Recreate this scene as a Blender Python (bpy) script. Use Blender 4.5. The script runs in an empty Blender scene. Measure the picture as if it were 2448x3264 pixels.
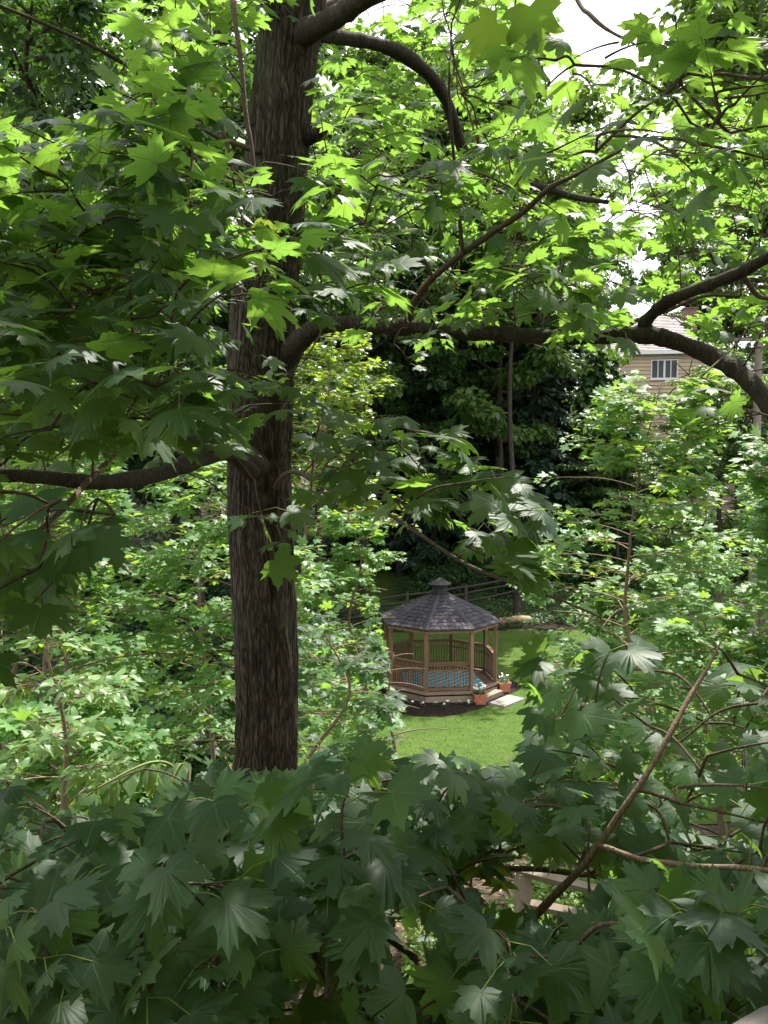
import bpy, bmesh, math, random
import numpy as np
from mathutils import Vector
from math import radians as R, sin, cos, pi, tan, atan2, sqrt

random.seed(7)
RNG = np.random.default_rng(7)
SC = bpy.context.scene
COL = SC.collection

# ------------------------------------------------------------------ camera
CAMZ, PITCH, FPX, IW, IH = 8.0, 4.0, 2821.0, 2448.0, 3264.0
cam_d = bpy.data.cameras.new('camera')
cam_d.sensor_fit = 'VERTICAL'
cam_d.sensor_height = 24.0
cam_d.lens = 24.0 * FPX / IH
cam_d.clip_start, cam_d.clip_end = 0.02, 2000
cam = bpy.data.objects.new('camera', cam_d)
COL.objects.link(cam)
cam.location = (0, 0, CAMZ)
cam.rotation_euler = (R(90 - PITCH), 0, 0)
SC.camera = cam

# ------------------------------------------------------------------ light
SUN_EL, SUN_AZ = 60.0, 28.0          # azimuth measured from +Y towards +X
SUN_DIR = np.array([cos(R(SUN_EL)) * sin(R(SUN_AZ)), cos(R(SUN_EL)) * cos(R(SUN_AZ)), sin(R(SUN_EL))])
world = bpy.data.worlds.new('World')
SC.world = world
world.use_nodes = True
nt = world.node_tree
nt.nodes.clear()
wo = nt.nodes.new('ShaderNodeOutputWorld')
bg = nt.nodes.new('ShaderNodeBackground')
sky = nt.nodes.new('ShaderNodeTexSky')
sky.sky_type = 'NISHITA'
sky.sun_disc = False
sky.sun_elevation = R(SUN_EL)
sky.sun_rotation = R(SUN_AZ)
sky.air_density, sky.dust_density, sky.ozone_density = 1.0, 2.0, 1.0
tcw = nt.nodes.new('ShaderNodeTexCoord')
nzw = nt.nodes.new('ShaderNodeTexNoise')
nzw.inputs['Scale'].default_value = 2.2
nzw.inputs['Detail'].default_value = 6
rmw = nt.nodes.new('ShaderNodeMapRange')
rmw.inputs['From Min'].default_value, rmw.inputs['From Max'].default_value = 0.32, 0.55
rmw.inputs['To Min'].default_value, rmw.inputs['To Max'].default_value = 0.55, 1.0
mxw = nt.nodes.new('ShaderNodeMix')
mxw.data_type = 'RGBA'
mxw.inputs[7].default_value = (8.5, 8.6, 8.8, 1)      # bright thin cloud
nt.links.new(tcw.outputs['Generated'], nzw.inputs['Vector'])
nt.links.new(nzw.outputs['Fac'], rmw.inputs['Value'])
nt.links.new(rmw.outputs['Result'], mxw.inputs[0])
nt.links.new(sky.outputs['Color'], mxw.inputs[6])
nt.links.new(mxw.outputs[2], bg.inputs['Color'])
bg.inputs['Strength'].default_value = 0.125
nt.links.new(bg.outputs[0], wo.inputs[0])

sun_d = bpy.data.lights.new('sun', 'SUN')
sun_d.energy, sun_d.angle, sun_d.color = 5.0, R(0.5), (1.0, 0.95, 0.86)
sun = bpy.data.objects.new('sun', sun_d)
COL.objects.link(sun)
sun.location = (0, 0, 60)
sun.rotation_euler = Vector(-SUN_DIR).to_track_quat('-Z', 'Y').to_euler()

SC.view_settings.view_transform = 'Standard'
SC.view_settings.look = 'None'
SC.view_settings.gamma = 1
SC.view_settings.exposure = 1.4
cy = SC.cycles
cy.max_bounces, cy.diffuse_bounces, cy.glossy_bounces = 7, 4, 2
cy.transmission_bounces, cy.transparent_max_bounces = 5, 6
cy.caustics_reflective = cy.caustics_refractive = False
cy.sample_clamp_indirect = 6
cy.use_denoising = True

# ------------------------------------------------------------------ helpers
cP, sP = cos(R(PITCH)), sin(R(PITCH))
K = 2448.0 / 1659.0


def ray(px, py):
    dx, dy = (px - IW / 2) / FPX, (IH / 2 - py) / FPX
    return np.array([dx, cP + dy * sP, -sP + dy * cP])


def P(px, py, Y):
    """world point seen at photo pixel (full size), Y metres ahead"""
    d = ray(px, py)
    return np.array([0, 0, CAMZ]) + d * (Y / d[1])


def Q(x, y, Y):
    """same, in the 1659-wide view of the photo"""
    return P(x * K, y * K, Y)


def proj(p):
    v = np.asarray(p) - np.array([0, 0, CAMZ])
    f = v[..., 1] * cP - v[..., 2] * sP
    u = v[..., 1] * sP + v[..., 2] * cP
    f = np.where(np.abs(f) < 1e-4, 1e-4, f)
    return (IW / 2 + FPX * v[..., 0] / f) / K, (IH / 2 - FPX * u / f) / K, f


def nrm(v):
    v = np.asarray(v, float)
    return v / (np.linalg.norm(v, axis=-1, keepdims=True) + 1e-12)


def hashn(ix, iy, s=0):
    h = np.sin(ix * 127.1 + iy * 311.7 + s * 74.7) * 43758.5453
    return h - np.floor(h)


def vnoise(x, y, s=0):
    x, y = np.asarray(x, float), np.asarray(y, float)
    ix, iy = np.floor(x), np.floor(y)
    fx, fy = x - ix, y - iy
    fx, fy = fx * fx * (3 - 2 * fx), fy * fy * (3 - 2 * fy)
    a, b = hashn(ix, iy, s), hashn(ix + 1, iy, s)
    c, d = hashn(ix, iy + 1, s), hashn(ix + 1, iy + 1, s)
    return (a * (1 - fx) + b * fx) * (1 - fy) + (c * (1 - fx) + d * fx) * fy


def smooth(a, b, x):
    t = np.clip((np.asarray(x, float) - a) / (b - a), 0, 1)
    return t * t * (3 - 2 * t)


def terrain(x, y):
    x, y = np.asarray(x, float), np.asarray(y, float)
    near = 2.7 * smooth(20, 8.0, y) + 0.9 * smooth(9, 2, y)
    far = 0.17 * np.maximum(y - 38, 0) + 0.0
    far = np.where(y > 75, 0.17 * 37 + 0.1 * (y - 75), far)
    side = 0.9 * smooth(-6, -16, x) * smooth(10, 20, y) + 0.06 * np.maximum(np.abs(x) - 25, 0)
    bump = (vnoise(x * .23 + 5, y * .23, 3) - .5) * 0.5 * (1 - smooth(17, 21, y) * (1 - smooth(38, 43, y)))
    return near + far + side + bump


def ground_pt(px, py):
    d = ray(px, py)
    o = np.array([0, 0, CAMZ])
    t = 1.0
    while t < 400:
        p = o + d * t
        if p[2] < terrain(p[0], p[1]):
            return np.array([p[0], p[1], float(terrain(p[0], p[1]))])
        t += 0.05
    return o + d * 100


def tag(o, label=None, cat=None, group=None, kind=None):
    if label: o['label'] = label
    if cat: o['category'] = cat
    if group: o['group'] = group
    if kind: o['kind'] = kind
    return o


def empty(name, loc, rz=0):
    o = bpy.data.objects.new(name, None)
    COL.objects.link(o)
    o.location = tuple(float(c) for c in loc)
    o.rotation_euler = (0, 0, rz)
    o.empty_display_size = 0.2
    return o


class MB:
    """collects geometry, links it as one mesh object"""

    def __init__(s):
        s.v, s.f, s.fm, s.uv, s.rn, s.n = [], [], [], [], [], 0

    def add(s, v, f, mat=0, uv=None, rn=None):
        v = np.asarray(v, float).reshape(-1, 3)
        f = np.asarray(f, int)
        s.v.append(v)
        s.f.append(f + s.n)
        s.fm.append(np.full(len(f), mat))
        s.uv.append(np.zeros((len(v), 2)) if uv is None else np.asarray(uv, float))
        s.rn.append(np.full(len(v), 0.5) if rn is None else np.asarray(rn, float))
        s.n += len(v)

    def box(s, c, size, rz=0, mat=0, rn=None, ax=None):
        h = np.array(size) / 2
        v = np.array([[a, b, d] for a in (-1, 1) for b in (-1, 1) for d in (-1, 1)], float) * h
        if ax is not None:
            v = v @ np.array(ax)
        elif rz:
            cs, sn = cos(rz), sin(rz)
            v = np.stack([v[:, 0] * cs - v[:, 1] * sn, v[:, 0] * sn + v[:, 1] * cs, v[:, 2]], 1)
        f = [[0, 1, 3, 2], [4, 6, 7, 5], [0, 4, 5, 1], [2, 3, 7, 6], [0, 2, 6, 4], [1, 5, 7, 3]]
        s.add(v + np.array(c), f, mat, rn=np.full(8, random.random() if rn is None else rn))

    def beam(s, a, b, w, h, mat=0, up=(0, 0, 1), rn=None):
        a, b = np.array(a, float), np.array(b, float)
        d = nrm(b - a)
        side = nrm(np.cross(d, up))
        u = np.cross(side, d)
        s.box((a + b) / 2, (np.linalg.norm(b - a), w, h), mat=mat, ax=[d, side, u], rn=rn)

    def tube(s, pts, rad, sides=6, mat=0, cap=True):
        pts = np.asarray(pts, float)
        rad = np.broadcast_to(np.asarray(rad, float), (len(pts),))
        t = nrm(np.gradient(pts, axis=0))
        ref = np.array([0.3, 0.2, 1.0]) if abs(t[0][2]) < .8 else np.array([1.0, .2, 0.1])
        a = nrm(np.cross(t, ref))
        b = np.cross(t, a)
        th = np.linspace(0, 2 * pi, sides, endpoint=False)
        v = pts[:, None] + rad[:, None, None] * (np.cos(th)[None, :, None] * a[:, None] + np.sin(th)[None, :, None] * b[:, None])
        n = len(pts)
        i = np.arange(n - 1)[:, None] * sides
        j = np.arange(sides)[None]
        k = (j + 1) % sides
        f = np.stack([i + j, i + k, i + sides + k, i + sides + j], -1).reshape(-1, 4)
        L = np.concatenate([[0], np.cumsum(np.linalg.norm(np.diff(pts, axis=0), axis=1))])
        uv = np.stack(np.broadcast_arrays(th[None] * rad.mean(), L[:, None]), -1).reshape(-1, 2)
        s.add(v.reshape(-1, 3), f, mat, uv=uv)
        if cap:
            base = s.n - n * sides
            s.f.append(np.array([[base + (n - 1) * sides + q for q in range(sides)]])) if sides == 4 else None
            if sides == 4:
                s.fm.append(np.array([mat]))
            else:
                c = s.n
                s.v.append(pts[-1:][:, :]); s.uv.append(np.zeros((1, 2))); s.rn.append(np.array([.5])); s.n += 1
                q = np.arange(sides)
                s.f.append(np.stack([base + (n - 1) * sides + q, base + (n - 1) * sides + (q + 1) % sides, np.full(sides, c)], 1))
                s.fm.append(np.full(sides, mat))

    def build(s, name, mats, parent=None, smooth_sh=False):
        me = bpy.data.meshes.new(name)
        if not isinstance(mats, (list, tuple)): mats = [mats]
        for m in mats: me.materials.append(m)
        if s.n:
            v = np.concatenate(s.v)
            loops = np.concatenate([f.reshape(-1) for f in s.f])
            cnt = np.concatenate([np.full(len(f), f.shape[1]) for f in s.f])
            fm = np.concatenate(s.fm)
            start = np.concatenate([[0], np.cumsum(cnt)[:-1]])
            me.vertices.add(len(v)); me.vertices.foreach_set('co', v.astype(np.float32).ravel())
            me.loops.add(len(loops)); me.loops.foreach_set('vertex_index', loops.astype(np.int32))
            me.polygons.add(len(cnt))
            me.polygons.foreach_set('loop_start', start.astype(np.int32))
            me.polygons.foreach_set('loop_total', cnt.astype(np.int32))
            me.polygons.foreach_set('material_index', fm.astype(np.int32))
            me.polygons.foreach_set('use_smooth', np.full(len(cnt), smooth_sh))
            uv = np.concatenate(s.uv)
            ul = me.uv_layers.new(name='UVMap')
            ul.data.foreach_set('uv', uv[loops].astype(np.float32).ravel())
            at = me.attributes.new('rnd', 'FLOAT', 'POINT')
            at.data.foreach_set('value', np.concatenate(s.rn).astype(np.float32))
            me.update(calc_edges=True)
        o = bpy.data.objects.new(name, me)
        COL.objects.link(o)
        if parent is not None: o.parent = parent
        return o


def catmull(pts, n=8):
    pts = np.asarray(pts, float)
    p = np.concatenate([[2 * pts[0] - pts[1]], pts, [2 * pts[-1] - pts[-2]]])
    out = []
    for i in range(1, len(p) - 2):
        for t in np.linspace(0, 1, n, endpoint=False):
            out.append(.5 * (2 * p[i] + (p[i + 1] - p[i - 1]) * t + (2 * p[i - 1] - 5 * p[i] + 4 * p[i + 1] - p[i + 2]) * t * t
                             + (3 * p[i] - p[i - 1] - 3 * p[i + 1] + p[i + 2]) * t ** 3))
    out.append(pts[-1])
    return np.array(out)


# ------------------------------------------------------------------ materials
class NT:
    def __init__(s, name):
        s.m = bpy.data.materials.new(name)
        s.m.use_nodes = True
        s.t = s.m.node_tree
        s.b = s.t.nodes['Principled BSDF']
        s.o = s.t.nodes['Material Output']

    def n(s, typ, **kw):
        x = s.t.nodes.new('ShaderNode' + typ)
        for k, v in kw.items(): setattr(x, k, v)
        return x

    def l(s, a, b): s.t.links.new(a, b)

    def coord(s, scale=(1, 1, 1), kind='Object'):
        tc, mp = s.n('TexCoord'), s.n('Mapping')
        mp.inputs['Scale'].default_value = scale
        s.l(tc.outputs[kind], mp.inputs[0])
        return mp.outputs[0]

    def noise(s, vec, scale, detail=4, rough=.55):
        x = s.n('TexNoise')
        x.inputs['Scale'].default_value, x.inputs['Detail'].default_value, x.inputs['Roughness'].default_value = scale, detail, rough
        s.l(vec, x.inputs['Vector'])
        return x.outputs['Fac']

    def ramp(s, fac, stops):
        r = s.n('ValToRGB')
        e = r.color_ramp.elements
        while len(e) < len(stops): e.new(.5)
        for i, (p, c) in enumerate(stops):
            e[i].position = p
            e[i].color = (*c, 1)
        s.l(fac, r.inputs[0])
        return r.outputs[0]

    def math(s, op, a, b=None, c=None):
        m = s.n('Math', operation=op)
        for i, x in enumerate((a, b, c)):
            if x is None: continue
            if isinstance(x, (int, float)): m.inputs[i].default_value = x
            else: s.l(x, m.inputs[i])
        return m.outputs[0]

    def mix(s, fac, a, b, mode='MIX'):
        m = s.n('Mix', data_type='RGBA', blend_type=mode)
        for sock, x in ((m.inputs[0], fac), (m.inputs[6], a), (m.inputs[7], b)):
            if isinstance(x, (int, float)): sock.default_value = x
            elif isinstance(x, tuple): sock.default_value = (*x, 1)
            else: s.l(x, sock)
        return m.outputs[2]

    def rnd(s):
        a = s.n('Attribute', attribute_name='rnd')
        return a.outputs['Fac']

    def bump(s, h, dist=.01, strength=.6):
        b = s.n('Bump')
        b.inputs['Distance'].default_value, b.inputs['Strength'].default_value = dist, strength
        s.l(h, b.inputs['Height'])
        s.l(b.outputs[0], s.b.inputs['Normal'])
        return b.outputs[0]

    def fin(s, color, rough=.8, spec=.3):
        if isinstance(color, tuple): s.b.inputs['Base Color'].default_value = (*color, 1)
        else: s.l(color, s.b.inputs['Base Color'])
        s.b.inputs['Roughness'].default_value = rough
        s.b.inputs['Specular IOR Level'].default_value = spec
        return s.m


def leaf_mat(name, c0, c1, trans, tfac=.45, rough=.36, spec=.45, veins=False, under=None):
    """c0..c1 upper-side colour range by leaf, trans colour of light coming through"""
    t = NT(name)
    r = t.rnd()
    col = t.ramp(r, [(0, c0), (.75, c1), (1, tuple(min(1, x * 1.25) for x in c1))])
    tcol = t.mix(t.math('MULTIPLY', r, .6), trans, (trans[0] * 1.35, trans[1] * 1.1, trans[2] * .8))
    geo = t.n('NewGeometry')
    un = under or (c1[0] * 1.5 + .01, c1[1] * 1.35 + .01, c1[2] * 1.3 + .01)
    if veins:
        uv = t.n('UVMap')
        sep = t.n('SeparateXYZ')
        t.l(uv.outputs[0], sep.inputs[0])
        ax = t.math('ABSOLUTE', sep.outputs[0])
        yy = sep.outputs[1]
        ds = []
        for ang in (0.0, 0.80, 1.62):
            # distance of the point from the vein ray leaving the petiole at this angle
            d = t.math('ABSOLUTE', t.math('SUBTRACT', t.math('MULTIPLY', ax, cos(ang)), t.math('MULTIPLY', yy, sin(ang))))
            along = t.math('ADD', t.math('MULTIPLY', ax, sin(ang)), t.math('MULTIPLY', yy, cos(ang)))
            d = t.math('ADD', d, t.math('MULTIPLY', t.math('LESS_THAN', along, 0), 1.0))
            d = t.math('ADD', d, t.math('MULTIPLY', along, .009))
            ds.append(d)
        dm = t.math('MINIMUM', t.math('MINIMUM', ds[0], ds[1]), ds[2])
        mr = t.n('MapRange')
        mr.inputs['From Min'].default_value, mr.inputs['From Max'].default_value = .008, .019
        mr.inputs['To Min'].default_value, mr.inputs['To Max'].default_value = 1, 0
        t.l(dm, mr.inputs['Value'])
        v = mr.outputs[0]
        mp = t.coord((1, 1, 1), 'UV')
        nz = t.noise(mp, 5.0, 3)
        wv = t.n('TexVoronoi', feature='DISTANCE_TO_EDGE')
        wv.inputs['Scale'].default_value = 7
        t.l(mp, wv.inputs['Vector'])
        net = t.math('LESS_THAN', wv.outputs['Distance'], .022)
        col = t.mix(t.math('MULTIPLY', net, .14), col, (c1[0] * 2.2, c1[1] * 1.8, c1[2] * 1.6))
        col = t.mix(t.math('MULTIPLY', v, .45), col, (.15, .24, .09))
        col = t.mix(t.math('MULTIPLY', nz, .35), col, (c0[0] * .8, c0[1] * .8, c0[2] * .8))
        tcol = t.mix(t.math('MULTIPLY', v, .45), tcol, (.12, .22, .02))
        off = t.n('VectorMath', operation='ADD')
        cmb = t.n('CombineXYZ')
        t.l(t.math('MULTIPLY', r, 37.0), cmb.inputs[0]); t.l(t.math('MULTIPLY', r, 91.0), cmb.inputs[1])
        t.l(mp, off.inputs[0]); t.l(cmb.outputs[0], off.inputs[1])
        sp = t.n('MapRange')
        sp.inputs['From Min'].default_value, sp.inputs['From Max'].default_value = .70, .76
        t.l(t.noise(off.outputs[0], 6.5, 2), sp.inputs['Value'])
        col = t.mix(t.math('MULTIPLY', sp.outputs[0], .7), col, (.06, .045, .018))
        tcol = t.mix(t.math('MULTIPLY', sp.outputs[0], .7), tcol, (.05, .04, .01))
        bl = t.noise(off.outputs[0], 1.6, 3)
        col = t.mix(t.math('MULTIPLY', t.math('SUBTRACT', bl, .35), .7), col, (c1[0] * 1.7, c1[1] * 1.45, c1[2] * 1.2))
        h = t.math('SUBTRACT', t.math('MULTIPLY', nz, .5), t.math('MULTIPLY', v, .35))
        t.bump(h, .003, .35)
    col = t.mix(geo.outputs['Backfacing'], col, un)
    t.fin(col, rough, spec)
    if veins:
        t.l(t.math('ADD', t.math('MULTIPLY', geo.outputs['Backfacing'], .3), rough), t.b.inputs['Roughness'])
    tr = t.n('BsdfTranslucent')
    t.l(tcol, tr.inputs[0])
    ms = t.n('MixShader')
    ms.inputs[0].default_value = tfac
    t.l(t.b.outputs[0], ms.inputs[1])
    t.l(tr.outputs[0], ms.inputs[2])
    t.l(ms.outputs[0], t.o.inputs[0])
    return t.m


M = {}
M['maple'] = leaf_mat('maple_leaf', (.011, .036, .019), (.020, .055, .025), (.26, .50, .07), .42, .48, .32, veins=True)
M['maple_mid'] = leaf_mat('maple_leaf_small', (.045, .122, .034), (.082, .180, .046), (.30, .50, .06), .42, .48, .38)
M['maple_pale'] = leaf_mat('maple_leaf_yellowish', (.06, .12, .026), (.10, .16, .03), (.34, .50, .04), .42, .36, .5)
M['box'] = leaf_mat('ash_leaf_pale', (.08, .17, .05), (.13, .23, .07), (.36, .52, .06), .42, .38, .5)
M['elm'] = leaf_mat('elm_leaf_pale', (.06, .12, .05), (.08, .15, .06), (.30, .50, .05), .42, .35, .6)
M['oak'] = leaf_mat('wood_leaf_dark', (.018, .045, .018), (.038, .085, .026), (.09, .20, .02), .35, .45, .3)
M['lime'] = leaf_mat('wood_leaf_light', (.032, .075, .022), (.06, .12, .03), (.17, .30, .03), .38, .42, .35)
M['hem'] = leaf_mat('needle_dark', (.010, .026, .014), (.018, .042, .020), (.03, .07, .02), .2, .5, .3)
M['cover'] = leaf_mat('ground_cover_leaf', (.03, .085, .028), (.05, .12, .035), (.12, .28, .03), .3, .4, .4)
M['cover_lit'] = leaf_mat('ground_cover_leaf_lit', (.10, .19, .04), (.16, .26, .06), (.3, .48, .05), .35, .45, .4)  # light green plants, with the sun on them put into the paler colour


def simple(name, col, rough=.6, spec=.3):
    return NT(name).fin(col, rough, spec)


M['petiole'] = simple('leaf_stalk', (.16, .20, .04), .5)
M['petiole_red'] = simple('leaf_stalk_red', (.20, .10, .05), .5)
M['seed'] = leaf_mat('winged_seed', (.14, .19, .04), (.18, .22, .05), (.3, .42, .06), .4, .5, .3)


def bark_mat(name, dark, light, scale=1.0, moss=0.0, strength=.9):
    t = NT(name)
    u = t.coord((9 * scale, 9 * scale, 1.6 * scale))
    n1 = t.noise(u, 3.2, 6, .6)
    v = t.n('TexVoronoi', feature='DISTANCE_TO_EDGE')
    v.inputs['Scale'].default_value = 3.0
    w = t.n('VectorMath', operation='ADD')
    nn = t.n('TexNoise')
    nn.inputs['Scale'].default_value = 2.0
    t.l(u, nn.inputs['Vector'])
    t.l(u, w.inputs[0])
    t.l(nn.outputs['Color'], w.inputs[1])
    t.l(w.outputs[0], v.inputs['Vector'])
    rid = t.math('MINIMUM', t.math('MULTIPLY', v.outputs['Distance'], 3.2), 1.0)
    h = t.math('ADD', t.math('MULTIPLY', rid, .7), t.math('MULTIPLY', n1, .5))
    col = t.ramp(h, [(.15, dark), (.6, tuple((a + b) / 2 for a, b in zip(dark, light))), (1.0, light)])
    big = t.noise(t.coord((1, 1, 1)), 2.3, 5)
    if moss:
        mm = t.n('MapRange')
        mm.inputs['From Min'].default_value, mm.inputs['From Max'].default_value = .5, .68
        mm.inputs['To Max'].default_value = moss
        t.l(big, mm.inputs['Value'])
        col = t.mix(mm.outputs[0], col, (.085, .10, .055))
    t.bump(h, .012 / scale, strength)
    return t.fin(col, .9, .15)


M['bark'] = bark_mat('maple_bark', (.009, .0075, .0055), (.074, .060, .043), 1.35, .35)
M['bark_smooth'] = bark_mat('bough_bark', (.020, .016, .012), (.062, .052, .040), 2.2, .4, .8)
M['twig'] = bark_mat('twig_bark', (.045, .032, .022), (.13, .095, .07), 5.0, 0, .3)
M['twig_lit'] = bark_mat('twig_bark_lit', (.12, .08, .055), (.27, .20, .15), 4.0, 0, .3)  # lighter copy of the twig bark, sunlight on the stems put into its colour
M['bark_dark'] = bark_mat('wood_bark', (.02, .016, .013), (.08, .066, .055), .8)


def wood_mat(name, dark, light, grain=(1, 1, 1), rough=.75):
    t = NT(name)
    u = t.coord((3, 3, 3))
    n1 = t.noise(u, 2.5, 5)
    n2 = t.noise(t.coord((30, 30, 30)), 1.5, 3)
    f = t.math('ADD', t.math('MULTIPLY', n1, .5), t.math('MULTIPLY', n2, .25))
    f = t.math('ADD', f, t.math('MULTIPLY', t.rnd(), .3))
    col = t.ramp(f, [(.25, dark), (.85, light)])
    t.bump(n2, .004, .4)
    return t.fin(col, rough, .25)


M['cedar'] = wood_mat('gazebo_wood', (.10, .058, .034), (.22, .135, .08))
M['cedar_grey'] = wood_mat('gazebo_base_wood', (.16, .12, .085), (.29, .22, .165))
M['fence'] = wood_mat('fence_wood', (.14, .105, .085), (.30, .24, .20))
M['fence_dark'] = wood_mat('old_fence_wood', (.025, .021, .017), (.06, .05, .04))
M['pole'] = wood_mat('pole_wood', (.13, .10, .085), (.24, .19, .16))
M['dirt_rail'] = wood_mat('weathered_grey_rail', (.07, .06, .058), (.17, .15, .147), rough=.95)


def leaf_template(outline, seed, droop=.25, fold=.16, wave=.03, rings=(.5, 1.0), jit=.05):
    """outline: half outline (angle from the tip in degrees, radius); origin at the stalk"""
    rg = np.random.default_rng(seed)
    pts = []
    for sgn in (1, -1):
        seq = outline if sgn == 1 else outline[::-1]
        for a, r in seq:
            if sgn == -1 and (a == 0 or a == 180): continue
            pts.append((sgn * a + rg.normal(0, 1.3) * (a not in (0, 180)), r * (1 + rg.normal(0, jit))))
    ang = np.radians([p[0] for p in pts])
    rad = np.array([p[1] for p in pts])
    n = len(pts)
    V, UV = [np.zeros(3)], [np.zeros(2)]
    ph = rg.random(3) * 6
    dr = droop * rg.uniform(.1, 2.1)
    fo = fold * rg.uniform(.4, 1.5)
    tw = rg.normal(0, .12)
    for q in rings:
        for a, r in zip(ang, rad):
            rr = r * q
            x, y = rr * sin(a), rr * cos(a)
            va = min(abs(abs(a) - b) for b in (0, .80, 1.62)); va = va * va * 2.2
            z = -dr * rr * rr + fo * rr * rr * min(va, .5) + wave * rr * rr * sin(4 * a + ph[0]) + tw * x * y * 1.2 + .22 * fo * abs(x)
            V.append(np.array([x, y, z]))
            UV.append(np.array([x, y]))
    F = []
    for i in range(n):
        F.append([0, 1 + (i + 1) % n, 1 + i])
    for k in range(len(rings) - 1):
        a0, b0 = 1 + k * n, 1 + (k + 1) * n
        for i in range(n):
            j = (i + 1) % n
            F.append([a0 + i, a0 + j, b0 + j])
            F.append([a0 + i, b0 + j, b0 + i])
    F = np.array(F)
    V = np.array(V)
    nz = np.cross(V[F[0][1]] - V[F[0][0]], V[F[0][2]] - V[F[0][0]])[2]
    if nz < 0: F = F[:, ::-1]
    return V, F, np.array(UV)


HI = [(0, 1.0), (3, .89), (7, .80), (10.5, .77), (13, .85), (15.5, .73), (20, .60), (24, .53), (28, .58), (32, .70), (35, .82), (38, .76),
      (42.5, .85), (46, 1.0), (49.5, .85), (54, .75), (57.5, .83), (60.5, .67), (67, .56), (74, .49), (80, .55), (86, .64), (91.5, .80), (95.5, .66),
      (102, .58), (107, .64), (114, .48), (128, .38), (146, .29), (165, .16), (180, .08)]
MIDO = [(0, 1.0), (8, .78), (12, .83), (24, .56), (35, .80), (46, .98), (57, .79), (75, .50), (92, .74), (110, .56), (140, .33), (180, .10)]
LOWO = [(0, 1.0), (24, .48), (46, .95), (74, .44), (96, .66), (150, .2)]
OVAL = [(0, 1.0), (6, .82), (14, .66), (28, .50), (48, .38), (75, .28), (110, .16), (180, .02)]
ELM = [(0, 1.0), (3, .86), (5, .88), (9, .74), (11, .76), (17, .62), (20, .64), (30, .50), (34, .51), (50, .40), (56, .40), (80, .29), (115, .16), (180, .02)]
TPL = {
    'hi': [leaf_template(HI, i, .24, .04, .02, (.3, .65, 1.0)) for i in range(14)],
    'mid': [leaf_template(MIDO, 20 + i, .28, .09, .03, (.55, 1.0)) for i in range(6)],
    'low': [leaf_template(LOWO, 40 + i, .30, .14, .02, (1.0,)) for i in range(5)],
    'oval': [leaf_template(OVAL, 60 + i, .35, .35, .03, (.5, 1.0)) for i in range(5)],
    'elm': [leaf_template(ELM, 70 + i, .35, .30, .05, (.5, 1.0), .02) for i in range(4)],
    'tiny': [leaf_template([(0, 1.0), (40, .6), (95, .45), (180, .1)], 80 + i, .3, .25, .03, (1.0,), .15) for i in range(4)],
    'needle': [leaf_template([(0, 1.0), (10, .6), (60, .14), (180, .05)], 90 + i, .25, .1, .02, (1.0,), .1) for i in range(3)],
}


def add_leaves(mb, pos, ax, nr, sc, lod, mat=0, rn=None):
    pos, ax, nr = np.asarray(pos, float).reshape(-1, 3), nrm(np.asarray(ax, float).reshape(-1, 3)), np.asarray(nr, float).reshape(-1, 3)
    N = len(pos)
    if N == 0: return
    sc = np.broadcast_to(np.asarray(sc, float), (N,))
    side = nrm(np.cross(ax, nr))
    up = np.cross(side, ax)
    rn = RNG.random(N) if rn is None else np.asarray(rn, float)
    var = RNG.integers(0, len(TPL[lod]), N)
    for k, (V, F, UV) in enumerate(TPL[lod]):
        idx = np.nonzero(var == k)[0]
        if not len(idx): continue
        s = sc[idx][:, None, None]
        v = pos[idx][:, None] + s * (V[None, :, 0:1] * side[idx][:, None] + V[None, :, 1:2] * ax[idx][:, None] + V[None, :, 2:3] * up[idx][:, None])
        nv = len(V)
        f = F[None] + (np.arange(len(idx)) * nv)[:, None, None]
        mb.add(v.reshape(-1, 3), f.reshape(-1, 3), mat, uv=np.tile(UV, (len(idx), 1)), rn=np.repeat(rn[idx], nv))


UPV = np.array([0, 0, 1.0])


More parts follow.
